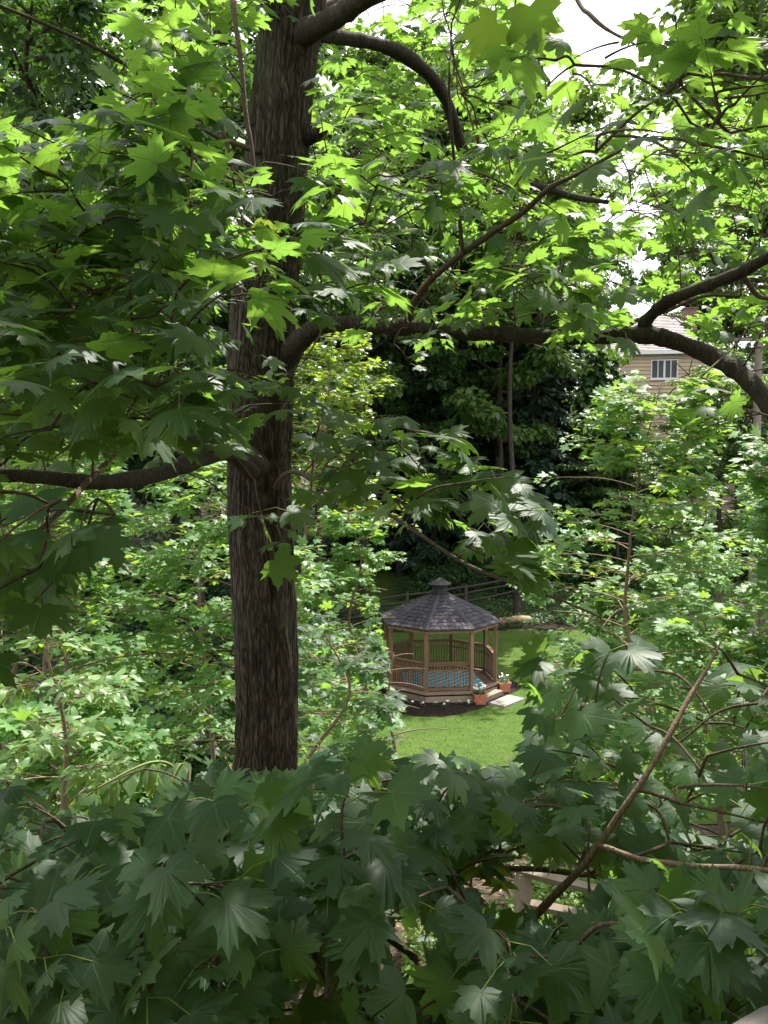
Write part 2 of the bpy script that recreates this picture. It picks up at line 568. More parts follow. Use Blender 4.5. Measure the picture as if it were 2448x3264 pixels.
class Spray:
    """leafy twigs: collects twig tubes, petioles and leaf frames"""

    def __init__(s):
        s.droop = .60
        s.pos, s.ax, s.nr, s.sc, s.pet, s.twigs = [], [], [], [], [], []

    def leaf(s, node, d, size, cam=0.0, jit=.3, plen=1.0, up=1.0, keep=None):
        d = nrm(d)
        pl = size * plen * random.uniform(.6, 1.2)
        mid = node + d * pl * .5 + UPV * pl * .14
        base = node + d * pl + UPV * random.uniform(-.12, .12) * pl
        ax = nrm(d * 1.0 + np.array([0, 0, random.uniform(-s.droop, .05) - d[2] * .6]) + RNG.normal(0, .22, 3) * np.array([1, 1, .6]))
        if keep is not None and not (keep(base + ax * size * .45) and keep(base + ax * size * .95) and keep(base)): return
        n = nrm(UPV * up + np.array([0, -1.0, 0]) * cam + RNG.normal(0, jit, 3))
        n = nrm(n - ax * np.dot(n, ax) * .75)
        s.pos.append(base); s.ax.append(ax); s.nr.append(n); s.sc.append(size * random.choice((random.uniform(.5, .8), random.uniform(.8, 1.18), random.uniform(.8, 1.18))))
        s.pet.append((node, mid, base))

    def twig(s, p0, d, L, nodes, size, cam=0.0, jit=.3, plen=1.0, r=.004, keep=None, sag=.12, up=1.0):
        d = nrm(d)
        side = nrm(np.cross(d, UPV) + 1e-6)
        u = np.cross(side, d)
        ts = np.linspace(0, 1, 6)
        bend = RNG.normal(0, .1, 3)
        pts = np.array([p0 + d * L * t + bend * L * t * t - UPV * sag * L * t * t for t in ts])
        if keep is not None and not (keep(pts[-1]) and keep(pts[3])): return pts
        s.twigs.append((pts, np.linspace(r, r * .45, 6)))
        roll = random.random() * pi
        for k in range(nodes):
            t = .35 + .65 * (k + 1) / nodes if nodes > 1 else 1.0
            q = t * 5
            i = min(int(q), 4)
            node = pts[i] + (pts[i + 1] - pts[i]) * (q - i)
            rr = roll + k * pi / 2
            out = cos(rr) * side + sin(rr) * u * .7
            for sg in (1, -1):
                s.leaf(node, out * sg + d * random.uniform(.25, .9), size * (1 - .25 * (k == nodes - 1) * random.random()), cam, jit, plen, up, keep)
        s.leaf(pts[-1], d, size * .8, cam, jit, plen, up, keep)
        return pts

    def emit(s, leaf_mb, lod, twig_mb=None, pet_mb=None, pmat=0, sides=5, pr=.0011):
        add_leaves(leaf_mb, s.pos, s.ax, s.nr, s.sc, lod)
        if twig_mb is not None:
            for p, r in s.twigs: twig_mb.tube(p, r, sides)
        if pet_mb is not None and s.pet:
            for a, b, c in s.pet:
                pet_mb.tube(np.array([a, (a + 2 * b + c) / 4 + (b - (a + c) / 2) * .3, c]), pr, 3, pmat, cap=False)


def grow_shrub(base, top, rad, laterals, size, lod, mats, name, label, cat='tree', group=None, prof=None, sub=3, jit=.22, cam=.15, keep=None,
               stem_r=.05, plen=.9, start=.2, pale=None, lean=None, nodes=3):
    """young broadleaf tree: leader, opposite laterals with twigs, horizontal leaves"""
    root = empty(name, base)
    base, top = np.array(base, float), np.array(top, float)
    H = np.linalg.norm(top - base)
    mid = (base + top) / 2 + RNG.normal(0, .05 * H, 3) * np.array([1, 1, 0])
    wob = lambda: RNG.normal(0, .028 * H, 3) * np.array([1, 1, 0])
    sp = catmull([base - UPV * .2, base + (mid - base) * .5 + wob(), mid, mid + (top - mid) * .35 + wob(), mid + (top - mid) * .7 + wob(), top], 6)
    st = MB()
    st.tube(sp - base, np.linspace(stem_r * .8, .006, len(sp)), 8)
    S = Spray()
    S.droop = .18
    for k in range(laterals):
        t = start + (1 - start) * (k + random.random()) / laterals
        q = t * (len(sp) - 1)
        i = min(int(q), len(sp) - 2)
        p = sp[i] + (sp[i + 1] - sp[i]) * (q - i)
        pr = prof(t) if prof else (1.25 - t) * (.55 + .45 * min(1, t * 3))
        L = rad * pr * random.uniform(.65, 1.1)
        az = k * 2.4 + random.uniform(-.4, .4)
        d = nrm(np.array([cos(az), sin(az), random.uniform(.18, .5)]))
        if lean is not None: d = nrm(d + np.array(lean) * .5)
        pts = np.array([p + d * L * u - UPV * .22 * L * u * u for u in np.linspace(0, 1, 7)])
        S.twigs.append((pts, np.linspace(max(.006, stem_r * .35 * (1.1 - t)), .004, 7)))
        for m in range(sub):
            u = .3 + .7 * (m + random.random() * .6) / sub
            q2 = min(u, .99) * 6
            j = int(q2)
            b = pts[j] + (pts[j + 1] - pts[j]) * (q2 - j)
            az2 = az + (1 if m % 2 else -1) * random.uniform(.3, 1.1)
            S.twig(b, np.array([cos(az2), sin(az2), random.uniform(-.05, .2)]), L * .38 * random.uniform(.6, 1.2) + size, nodes, size, cam, jit, plen, .004, keep)
        S.twig(pts[-2], d + UPV * .1, size * 3, nodes, size, cam, jit, plen, .004, keep)
    S.twig(sp[-2], top - mid + UPV * .2, size * 3, 3, size, cam, jit, plen, .004, keep)
    S.pos = [p - base for p in S.pos]
    lf, tw = MB(), MB()
    S.twigs = [(p - base, r) for p, r in S.twigs]
    S.pet = [(a - base, b - base, c - base) for a, b, c in S.pet]
    S.emit(lf, lod, tw, tw if lod != 'low' else None, 1, 4, .0014)
    st.build('trunk', [M['twig_lit']], root, True)
    tw.build('branches', [M['twig_lit'], M['petiole']], root, True)
    lf.build('crown', mats, root, lod != 'low')
    tag(root, label, cat, group)
    return root, len(S.pos)


def inpoly(x, y, poly):
    c = False
    n = len(poly)
    for i in range(n):
        x1, y1 = poly[i]
        x2, y2 = poly[(i + 1) % n]
        if (y1 > y) != (y2 > y) and x < (x2 - x1) * (y - y1) / (y2 - y1) + x1: c = not c
    return c

# ================================================================== SETTING
def grid_mesh(name, xs, ys, zf, mat, inside=None, kind='structure', dz=0.0):
    X, Y = np.meshgrid(xs, ys)
    Z = zf(X, Y) + dz
    nx, ny = len(xs), len(ys)
    v = np.stack([X, Y, Z], -1).reshape(-1, 3)
    i, j = np.meshgrid(np.arange(nx - 1), np.arange(ny - 1))
    a = (j * nx + i).ravel()
    f = np.stack([a, a + 1, a + nx + 1, a + nx], 1)
    if inside is not None:
        cx, cyy = (X[:-1, :-1] + X[1:, 1:]) / 2, (Y[:-1, :-1] + Y[1:, 1:]) / 2
        f = f[inside(cx, cyy).ravel()]
        used, inv = np.unique(f, return_inverse=True)
        v, f = v[used], inv.reshape(-1, 4)
    mb = MB()
    mb.add(v, f, uv=v[:, :2])
    o = mb.build(name, mat, None, True)
    tag(o, kind=kind)
    return o


def soil_mat(name, dark, mid, light, sc=1.0):
    t = NT(name)
    u = t.coord((1, 1, 1))
    n1, n2 = t.noise(u, .6 * sc, 5), t.noise(u, 14 * sc, 5, .7)
    v = t.n('TexVoronoi')
    v.inputs['Scale'].default_value = 16 * sc
    t.l(u, v.inputs['Vector'])
    sep = t.n('SeparateColor')
    t.l(v.outputs['Color'], sep.inputs[0])
    col = t.ramp(n2, [(.3, dark), (.55, mid), (.8, light)])
    col = t.mix(t.math('MULTIPLY', t.math('GREATER_THAN', sep.outputs[0], .78), .6), col, light)
    col = t.mix(t.math('MULTIPLY', n1, .5), col, dark)
    t.bump(t.math('ADD', n2, t.math('MULTIPLY', sep.outputs[1], .5)), .04, .8)
    return t.fin(col, .95, .1)


M['soil'] = soil_mat('forest_floor', (.025, .018, .013), (.07, .05, .038), (.20, .15, .11))
M['mulch'] = soil_mat('dark_mulch', (.010, .007, .006), (.026, .018, .015), (.07, .05, .042), 1.6)


def lawn_mat():
    t = NT('lawn_grass')
    u = t.coord((1, 1, 1))
    n1, n2, n3 = t.noise(u, .35, 4), t.noise(u, 3.0, 5, .65), t.noise(u, 38, 3, .7)
    f = t.math('ADD', t.math('MULTIPLY', n2, .45), t.math('ADD', t.math('MULTIPLY', n3, .35), t.math('MULTIPLY', n1, .3)))
    col = t.ramp(f, [(.35, (.028, .058, .010)), (.55, (.056, .104, .016)), (.75, (.105, .150, .028))])
    wr = t.n('MapRange')
    wr.inputs['From Min'].default_value, wr.inputs['From Max'].default_value = .58, .72
    t.l(t.noise(t.coord((1, 1, 1)), .9, 5, .6), wr.inputs['Value'])
    col = t.mix(t.math('MULTIPLY', wr.outputs[0], .45), col, (.13, .115, .045))
    t.bump(n3, .05, .8)
    return t.fin(col, .85, .12)


M['lawn'] = lawn_mat()
xs = np.concatenate([np.linspace(-220, -45, 22), np.linspace(-44, 44, 177), np.linspace(45, 220, 22)])
ys = np.concatenate([np.linspace(-40, -3, 12), np.linspace(-2.5, 60, 126), np.linspace(62, 100, 20), np.linspace(110, 500, 24)])
grid_mesh('ground', xs, ys, terrain, M['soil'])


def lawn_in(x, y):
    e = .8 * (vnoise(x * .5, y * .5, 9) - .5)
    back = 38.2 + .10 * (x - 3) + e
    return (y < back) & (y > 16.5 + e * 2 + .25 * np.abs(x - 3)) & (x > -5.5 + e * 2) & (x < 15 + e)


grid_mesh('lawn', np.arange(-8, 17, .2), np.arange(15, 41, .2), terrain, M['lawn'], lawn_in, dz=.02)
grid_mesh('lawn_bank', np.arange(-7, 3, .25), np.arange(41, 49, .25), terrain, M['lawn'],
          lambda x, y: (x - .2 * (y - 44) > -6) & (x < 1.6 + .4 * np.sin(y)) & (y > 41.3 + .3 * np.sin(x * 2)), dz=.02)

GC = np.array([1.86, 29.22])            # gazebo centre
GA = R(-83.8)                           # direction of its front face


def mulch_bed():
    mb = MB()
    nr_, na = 14, 96
    th = np.linspace(0, 2 * pi, na, endpoint=False)
    r0 = 2.75 + .10 * np.sin(3 * th) + .06 * np.sin(7 * th + 1) + .42 * np.exp(-((np.angle(np.exp(1j * (th - R(-112)))) / .55) ** 2))
    r0 -= .45 * np.exp(-((np.angle(np.exp(1j * (th - (GA + pi / 4)))) / .5) ** 2))
    v = [[GC[0], GC[1], .08]]
    for k in range(1, nr_ + 1):
        q = k / nr_
        x, y = GC[0] + r0 * q * np.cos(th), GC[1] + r0 * q * np.sin(th)
        z = .027 + .07 * (1 - q ** 3) * (vnoise(x * 5, y * 5, 2) * .9 + .35)
        v += np.stack([x, y, z], 1).tolist()
    f3 = [[0, 1 + i, 1 + (i + 1) % na] for i in range(na)]
    f4 = [[1 + k * na + i, 1 + (k + 1) * na + i, 1 + (k + 1) * na + (i + 1) % na, 1 + k * na + (i + 1) % na] for k in range(nr_ - 1) for i in range(na)]
    n = len(v)
    mb.add(v, f4)
    mb.f.append(np.array(f3)); mb.fm.append(np.zeros(len(f3), int))
    o = mb.build('mulch_bed', M['mulch'], None, True)
    tag(o, kind='structure')


mulch_bed()
grid_mesh('mulch_strip', np.arange(-7, 17, .2), np.arange(37, 42, .2), terrain, M['mulch'],
          lambda x, y: (y > 38.0 + .10 * (x - 3)) & (y < 38.9 + .10 * (x - 3) + .25 * np.sin(x)), dz=.012)


def scatter_leaves(name, n, xr, yr, size, lod, mat, inside=None, hgt=(.03, .25), tiltj=.5, layers=None):
    x, y = RNG.uniform(*xr, n), RNG.uniform(*yr, n)
    if inside is not None:
        k = inside(x, y)
        x, y = x[k], y[k]
    n = len(x)
    h = RNG.uniform(*hgt, n) * (.5 + vnoise(x * 1.5, y * 1.5, 4))
    pos = np.stack([x, y, terrain(x, y) + h], 1)
    a = RNG.uniform(0, 2 * pi, n)
    ax = np.stack([np.cos(a), np.sin(a), RNG.uniform(-.4, .3, n)], 1)
    nr = np.stack([RNG.normal(0, tiltj, n), RNG.normal(-.1, tiltj, n), np.ones(n)], 1)
    mb = MB()
    add_leaves(mb, pos, ax, nr, size * RNG.uniform(.6, 1.3, n), lod)
    o = mb.build(name, mat)
    tag(o, kind='stuff')
    return o


# short grass standing on the lawn
def grass():
    n = 60000
    x, y = RNG.uniform(-3, 12, n), RNG.uniform(19, 38, n)
    k = lawn_in(x, y) & (np.hypot(x - GC[0], y - GC[1]) > 2.95)
    x, y = x[k], y[k]
    n = len(x)
    pos = np.stack([x, y, terrain(x, y) + .015], 1)
    a = RNG.uniform(0, 2 * pi, n)
    ax = np.stack([np.cos(a) * .6, np.sin(a) * .6, np.ones(n)], 1)
    nr = np.stack([np.cos(a), np.sin(a), np.full(n, -.2)], 1)
    mb = MB()
    add_leaves(mb, pos, ax, nr, RNG.uniform(.02, .048, n), 'needle')
    tag(mb.build('grass', M['lawn']), kind='stuff')


grass()
scatter_leaves('ground_cover', 46000, (-9, 16), (38.4, 47), .085, 'tiny', M['cover'],
               lambda x, y: (y > 38.6 + .10 * (x - 3) + .25 * np.sin(x)) & ~((x > -6.5) & (x < 1.3) & (y > 41.5)), (.05, .35))
scatter_leaves('ivy', 34000, (-26, -4.5), (14, 42), .13, 'tiny', M['cover'], None, (.05, .4))
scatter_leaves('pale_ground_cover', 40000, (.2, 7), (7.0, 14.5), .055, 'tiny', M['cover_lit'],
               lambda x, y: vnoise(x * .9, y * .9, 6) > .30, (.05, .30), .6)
scatter_leaves('leaf_litter', 2600, (-4, 6), (3, 14), .04, 'tiny', simple('dry_leaf', (.30, .21, .12), .8), None, (.005, .05), .6)
scatter_leaves('hill_cover', 60000, (-45, 40), (44, 80), .22, 'tiny', M['cover'], lambda x, y: ~((x > -6.5) & (x < 2.5) & (y < 49)), (.05, .6))
scatter_leaves('understory', 9000, (-9, 2), (4.5, 15), .07, 'tiny', M['cover'], lambda x, y: vnoise(x * .8, y * .8, 12) > .45, (.05, .6), .6)

# ================================================================== OWN HOUSE: the deck rail in the near corner
def own_house():
    zr = CAMZ - .55
    a = ray(2236, 3264); b = ray(2448, 3178)
    pa = np.array([0, 0, CAMZ]) + a * (-.55 / a[2])
    pb = np.array([0, 0, CAMZ]) + b * (-.55 / b[2])
    d = nrm((pb - pa) * [1, 1, 0])
    n = np.array([-d[1], d[0], 0])          # away from the house
    root = empty('house', (pa[0], pa[1], float(terrain(pa[0], pa[1]))))
    z0 = root.location.z
    T = lambda s, off, z: pa * [1, 1, 0] + d * s + n * off + UPV * z - np.array(root.location)
    rail = MB()
    # rounded, rough top board
    L, W, H = 9.0, .14, .045
    ns, nc = 160, 14
    pr = []
    for k in range(nc):
        th = 2 * pi * k / nc
        cx, cz = cos(th), sin(th)
        e = (abs(cx) ** 4 + abs(cz) ** 4) ** .25
        pr.append((cx / e * W / 2, cz / e * H / 2))
    V = []
    for i in range(ns):
        s_ = -L / 2 + L * i / (ns - 1)
        for (w, h) in pr:
            dn = (vnoise(s_ * 18, w * 60, 8) - .5) * .006 + (vnoise(s_ * 60, w * 120, 9) - .5) * .003
            V.append(T(s_, -W / 2 + w + dn, zr - H / 2 + h + dn))
    F = [[i * nc + k, i * nc + (k + 1) % nc, (i + 1) * nc + (k + 1) % nc, (i + 1) * nc + k] for i in range(ns - 1) for k in range(nc)]
    rail.add(V, F)
    rail.build('rail_cap', M['dirt_rail'], root, True)
    bal = MB()
    for i in range(72):
        s_ = -4.4 + i * .125
        bal.beam(T(s_, -W / 2, CAMZ - 1.52), T(s_, -W / 2, zr - H - .002), .036, .036, up=d)
    bal.build('balusters', M['dirt_rail'], root)
    dk = MB()
    for i in range(16):
        off = -.07 - i * .145 - .07
        dk.beam(T(-4.6, off, CAMZ - 1.62), T(4.6, off, CAMZ - 1.62), .137, .035)
    dk.build('deck_floor', M['dirt_rail'], root)
    for s_ in (-4.3, -1.6, 1.5, 4.3):
        p = MB()
        p.beam(T(s_, -.2, -.5 + z0), T(s_, -.2, CAMZ - 1.66), .13, .13, up=d)
        p.build('deck_post', M['dirt_rail'], root)
    w = MB()  # unseen wall behind the camera, added to hold back sky light
    wz = 12.2
    for i in range(46):
        z = z0 - .3 + i * .2
        w.beam(T(-7, -2.62 - .012, z), T(7, -2.62 - .012, z), .02, .205, up=(0, 0, 1))
    w.beam(T(-7, -4.7, (z0 + wz) / 2), T(7, -4.7, (z0 + wz) / 2), 4.0, wz - z0)
    w.build('wall', simple('brown_siding', (.16, .12, .09), .8), root)
    rf = MB()
    for sg in (0, 1):
        e0 = -2.0 if sg == 0 else -7.4
        v = [T(-7.5, e0, wz - .15), T(7.5, e0, wz - .15), T(7.5, -4.7, wz + 1.1), T(-7.5, -4.7, wz + 1.1)]
        v2 = [p + UPV * .14 for p in v]
        rf.add(v + v2, [[0, 3, 2, 1], [4, 5, 6, 7], [0, 1, 5, 4], [1, 2, 6, 5], [3, 0, 4, 7]])
    rf.build('roof', simple('grey_shingle_roof', (.08, .075, .07), .9), root)
    tag(root, 'house with a weathered grey deck rail crossing the near bottom right corner', 'house')


own_house()

# ================================================================== GAZEBO
def oct_pt(r, k, z, c=(0, 0)):
    a = GA + pi / 8 + k * pi / 4
    return np.array([c[0] + r * cos(a), c[1] + r * sin(a), z])


def shingle_mat():
    t = NT('gazebo_shingle')
    n = t.noise(t.coord((1, 1, 1)), 3.0, 5)
    n2 = t.noise(t.coord((1, 1, 1)), 40, 3)
    col = t.ramp(t.rnd(), [(0, (.028, .025, .031)), (.5, (.044, .040, .048)), (1, (.066, .060, .069))])
    mr = t.n('MapRange')
    mr.inputs['From Min'].default_value, mr.inputs['From Max'].default_value = .56, .72
    t.l(n, mr.inputs['Value'])
    col = t.mix(t.math('MULTIPLY', mr.outputs[0], .5), col, (.08, .074, .038))
    mr2 = t.n('MapRange')
    mr2.inputs['From Min'].default_value, mr2.inputs['From Max'].default_value = .68, .74
    t.l(t.noise(t.coord((1, 1, 1)), 9, 3), mr2.inputs['Value'])
    col = t.mix(t.math('MULTIPLY', mr2.outputs[0], .5), col, (.26, .17, .12))
    t.bump(n2, .006, .5)
    return t.fin(col, .7, .25)


M['shingle'] = shingle_mat()
M['dark'] = simple('dark_slat', (.035, .032, .035), .7)


def rug_mat():
    t = NT('blue_rug')
    u = t.coord((1, 1, 1))
    sep = t.n('SeparateXYZ')
    t.l(u, sep.inputs[0])
    s = 17.0
    a = t.math('SINE', t.math('MULTIPLY', sep.outputs[0], s))
    b = t.math('SINE', t.math('MULTIPLY', sep.outputs[1], s))
    c = t.math('SINE', t.math('MULTIPLY', t.math('ADD', sep.outputs[0], sep.outputs[1]), s * 1.5))
    f = t.math('ADD', t.math('MULTIPLY', a, b), t.math('MULTIPLY', c, .55))
    col = t.ramp(t.math('ADD', t.math('MULTIPLY', f, .35), .5), [(.28, (.03, .09, .13)), (.42, (.09, .24, .30)), (.62, (.20, .42, .48)), (.85, (.36, .55, .58))])
    return t.fin(col, .9, .1)


def gazebo():
    FZ, RC = .38, 1.87
    root = empty('gazebo', (GC[0], GC[1], 0))
    # skirt
    sk = MB()
    for k in range(8):
        a, b = oct_pt(1.95, k, 0), oct_pt(1.95, k + 1, 0)
        for z, h in ((.145, .225), (-.01, .07)):
            sk.beam(a + UPV * z, b + UPV * z, .03, h, up=(0, 0, 1))
        a2, b2 = oct_pt(1.985, k, FZ - .035), oct_pt(1.985, k + 1, FZ - .035)
        d = nrm(b2 - a2)
        inn = nrm(-(a2 + b2) / 2 * [1, 1, 0])
        v = [a2, b2, b2 + inn * .16 + d * -.066, a2 + inn * .16 + d * .066]
        v2 = [p + UPV * .045 for p in v]
        v1 = [p - UPV * .03 for p in v]
        sk.add(v1 + v2, [[0, 3, 2, 1], [4, 5, 6, 7], [0, 1, 5, 4], [2, 3, 7, 6], [1, 2, 6, 5], [3, 0, 4, 7]], rn=np.full(8, random.random()))
    sk.build('base_skirt', M['cedar_grey'], root)
    fl = MB()
    # boards clipped to the octagon
    rin = 1.80
    pts = [oct_pt(rin, k, FZ - .02) for k in range(8)]
    ux = np.array([cos(GA + pi / 2), sin(GA + pi / 2), 0]); uy = np.array([cos(GA), sin(GA), 0])
    ap = rin * cos(pi / 8)
    hw = rin * sin(pi / 8)
    y = -ap
    while y < ap - .01:
        y1 = min(y + .136, ap)
        def half(q): return ap if abs(q) <= hw else ap - (abs(q) - hw)
        h0, h1 = half(y), half(y1)
        v = [ux * -h0 + uy * y, ux * h0 + uy * y, ux * h1 + uy * y1, ux * -h1 + uy * y1]
        v = [p + UPV * (FZ - .022) for p in v]
        v2 = [p - UPV * .03 for p in v]
        fl.add(v + v2, [[0, 1, 2, 3], [4, 7, 6, 5], [0, 4, 5, 1], [2, 6, 7, 3]], rn=np.full(8, random.random()))
        y = y1 + .006
    fl.build('floor', M['cedar'], root)
    # posts with brackets
    for k in range(8):
        p = oct_pt(RC, k, 0)
        a = GA + pi / 8 + k * pi / 4
        mb = MB()
        mb.box(p + UPV * (FZ + 1.0), (.115, .115, 1.98), rz=a)
        mb.box(p + UPV * (FZ + .05), (.135, .135, .10), rz=a)
        po = mb.build('post', M['cedar'], root)
        for sg in (1, -1):
            q = oct_pt(RC, k + sg, 0)
            d = nrm(q - p)
            side = np.cross(d, UPV)
            prof = []
            for t in np.linspace(0, 1, 9):
                ang = t * pi / 2
                prof.append((.06 + .30 * (1 - cos(ang)) * .95 + .02 * sin(6 * ang), -.36 + .36 * sin(ang)))
            poly = [(.06, 0)] + [(.06, -.40)] + prof[1:]
            zt = FZ + 1.97
            V = []
            for s2 in (-.02, .02):
                for (u, w) in poly: V.append(p + d * u + UPV * (zt + w) + side * s2)
            n = len(poly)
            br = MB()
            br.add(V, [list(range(n))]); br.f.append(np.array([list(range(2 * n - 1, n - 1, -1))])); br.fm.append(np.array([0]))
            br.f.append(np.array([[i, (i + 1) % n, n + (i + 1) % n, n + i] for i in range(n)])); br.fm.append(np.zeros(n, int))
            br.build('bracket', M['cedar'], po)
    # railings on every side but the entrance (k=7 is the front face, k=0 the entrance on its right)
    for k in range(8):
        if k == 0: continue
        a, b = oct_pt(RC, k, FZ), oct_pt(RC, k + 1, FZ)
        d = nrm(b - a)
        a, b = a + d * .06, b - d * .06
        mb = MB()
        for z, w, h in ((.93, .13, .035), (.885, .045, .07), (.68, .04, .05), (.09, .045, .07)):
            mb.beam(a + UPV * z, b + UPV * z, w, h)
        L = np.linalg.norm(b - a)
        n = 13
        for i in range(n):
            p = a + d * L * (i + 1) / (n + 1)
            mb.beam(p + UPV * .126, p + UPV * .655, .034, .034, up=d)
            mb.beam(p + UPV * .705, p + UPV * .85, .034, .034, up=d)
        mb.build('railing', M['cedar'], root)
    # scalloped fascia under the eave
    ER, EZ = 2.03, 2.36
    fa = MB()
    for k in range(8):
        a, b = oct_pt(ER - .05, k, EZ), oct_pt(ER - .05, k + 1, EZ)
        inn = nrm(-(a + b) / 2 * [1, 1, 0])
        n = 40
        V = []
        for off in (0, .028):
            for i in range(n + 1):
                p = a + (b - a) * i / n + inn * off
                dz = -.075 - .035 * abs(sin(pi * 5 * i / n))
                V += [p + UPV * .03, p + UPV * dz]
        m = 2 * (n + 1)
        F = []
        for i in range(n):
            F += [[2 * i, 2 * i + 1, 2 * i + 3, 2 * i + 2], [m + 2 * i, m + 2 * i + 2, m + 2 * i + 3, m + 2 * i + 1], [2 * i + 1, m + 2 * i + 1, m + 2 * i + 3, 2 * i + 3]]
        fa.add(V, F, rn=np.full(len(V), random.random()))
    fa.build('fascia', M['cedar'], root)
    # roof deck and shingles
    TR, TZ = .27, 3.22
    rf = MB()
    ro = MB()
    for k in range(8):
        e0, e1 = oct_pt(ER, k, EZ + .02), oct_pt(ER, k + 1, EZ + .02)
        t0, t1 = oct_pt(TR, k, TZ), oct_pt(TR, k + 1, TZ)
        up = nrm(np.cross(e1 - e0, t0 - e0))
        if up[2] < 0: up = -up
        rf.add([e0, e1, t1, t0, e0 - up * .03, e1 - up * .03, t1 - up * .03, t0 - up * .03], [[0, 1, 2, 3], [4, 7, 6, 5], [0, 4, 5, 1]])
        nc = 10
        for c in range(nc):
            q0, q1 = c / nc, min(1, (c + 1.35) / nc)
            A0, B0 = e0 + (t0 - e0) * q0, e1 + (t1 - e1) * q0
            A1, B1 = e0 + (t0 - e0) * q1, e1 + (t1 - e1) * q1
            L0 = np.linalg.norm(B0 - A0)
            ns = max(2, int(round(L0 / .155)))
            cuts = np.linspace(0, 1, ns + 1)
            cuts[1:-1] += RNG.uniform(-.28, .28, ns - 1) / ns
            for i in range(ns):
                u0, u1 = cuts[i] + .012 / L0, cuts[i + 1] - .012 / L0
                lo = .0 + random.uniform(-.012, .03)
                sh = (A1 - A0) / max(1e-6, np.linalg.norm(A1 - A0))
                th = .016 + random.uniform(0, .006)
                v = [A0 + (B0 - A0) * u0 + sh * lo + up * .012, A0 + (B0 - A0) * u1 + sh * lo + up * .012,
                     A1 + (B1 - A1) * u1 + up * .002, A1 + (B1 - A1) * u0 + up * .002]
                w = [v[0] + up * th, v[1] + up * th, v[2] + up * .004, v[3] + up * .004]
                rf.add(v + w, [[0, 3, 2, 1], [4, 5, 6, 7], [0, 1, 5, 4], [1, 2, 6, 5], [3, 0, 4, 7]], rn=np.full(8, random.random()))
    rfo = rf.build('roof', M['shingle'], root)
    for k in range(8):
        a, b = oct_pt(ER + .015, k, EZ + .045), oct_pt(TR, k, TZ + .03)
        d = nrm(b - a)
        h = MB()
        out = nrm(a * [1, 1, 0])
        side = nrm(np.cross(d, UPV))
        nn = np.cross(side, d)
        for sg in (1, -1):
            s2 = nrm(side * sg * .93 - nn * .36)
            v = [a, b, b + s2 * .085, a + s2 * .085]
            v2 = [p + nn * .018 for p in v]
            F = [[0, 1, 2, 3], [4, 7, 6, 5], [0, 3, 7, 4], [2, 6, 7, 3], [1, 5, 6, 2]]
            h.add(v + v2, F if sg < 0 else [f[::-1] for f in F], rn=np.full(8, .35))
        h.build('hip_cap', M['shingle'], rfo)
    # cupola
    cu = MB()
    for (z, r, hh) in ((3.20, .33, .05), (3.50, .30, .06)):
        lo = [oct_pt(r, k, z) for k in range(8)]; hi = [oct_pt(r, k, z + hh) for k in range(8)]
        cu.add(lo + hi, [[k, (k + 1) % 8, 8 + (k + 1) % 8, 8 + k] for k in range(8)])
        cu.add(lo, [list(range(8))]); cu.add(hi, [list(range(8))])
    lo = [oct_pt(.20, k, 3.24) for k in range(8)]; hi = [oct_pt(.20, k, 3.51) for k in range(8)]
    cu.add(lo + hi, [[k, (k + 1) % 8, 8 + (k + 1) % 8, 8 + k] for k in range(8)])
    for z in (3.28, 3.335, 3.39, 3.445):
        lo = [oct_pt(.275, k, z) for k in range(8)]; hi = [oct_pt(.225, k, z + .04) for k in range(8)]
        lo2 = [p + UPV * .012 for p in lo]; hi2 = [p + UPV * .012 for p in hi]
        cu.add(lo + hi + lo2 + hi2, [[k, 8 + k, 8 + (k + 1) % 8, (k + 1) % 8] for k in range(8)] + [[16 + k, 16 + (k + 1) % 8, 24 + (k + 1) % 8, 24 + k] for k in range(8)]
               + [[k, (k + 1) % 8, 16 + (k + 1) % 8, 16 + k] for k in range(8)])
    co = cu.build('cupola', M['dark'], root)
    cp = MB()
    for k in range(8):
        e0, e1, tp = oct_pt(.40, k, 3.555), oct_pt(.40, k + 1, 3.555), np.array([0, 0, 3.76])
        up = nrm(np.cross(e1 - e0, tp - e0))
        for c in range(2):
            q0, q1 = c * .48, min(.97, c * .48 + .62)
            for i in range(3 - c):
                u0, u1 = (i + .03) / (3 - c), (i + .97) / (3 - c)
                A0, B0, A1, B1 = e0 + (tp - e0) * q0, e1 + (tp - e1) * q0, e0 + (tp - e0) * q1, e1 + (tp - e1) * q1
                v = [A0 + (B0 - A0) * u0, A0 + (B0 - A0) * u1, A1 + (B1 - A1) * u1, A1 + (B1 - A1) * u0]
                w = [p + up * .02 for p in v]
                v[2] = v[2] + up * -.01; v[3] = v[3] + up * -.01
                cp.add(v + w, [[0, 3, 2, 1], [4, 5, 6, 7], [0, 1, 5, 4], [1, 2, 6, 5], [3, 0, 4, 7]], rn=np.full(8, random.random()))
        cp.beam(e0 + UPV * .02, tp + UPV * .015, .05, .02, rn=.3)
    cp.build('cupola_roof', M['shingle'], co)
    # entrance steps
    ea = GA + pi / 4
    out = np.array([cos(ea), sin(ea), 0]); sd = np.array([-sin(ea), cos(ea), 0])
    apo = 1.99 * cos(pi / 8)
    st = MB()
    for i, (o0, o1, z) in enumerate(((0.0, .30, .20),)):
        c = out * (apo + (o0 + o1) / 2)
        st.beam(c - sd * .55 + UPV * (z - .02), c + sd * .55 + UPV * (z - .02), o1 - o0, .04)
        st.beam(out * (apo + o1 - .04) - sd * .53 + UPV * (z - .115), out * (apo + o1 - .04) + sd * .53 + UPV * (z - .115), .03, .145)
    for s_ in (-.56, .56):
        st.beam(out * (apo + .003) + sd * s_ + UPV * .085, out * (apo + .29) + sd * s_ + UPV * .085, .035, .16)
    st.build('step', M['cedar_grey'], root)
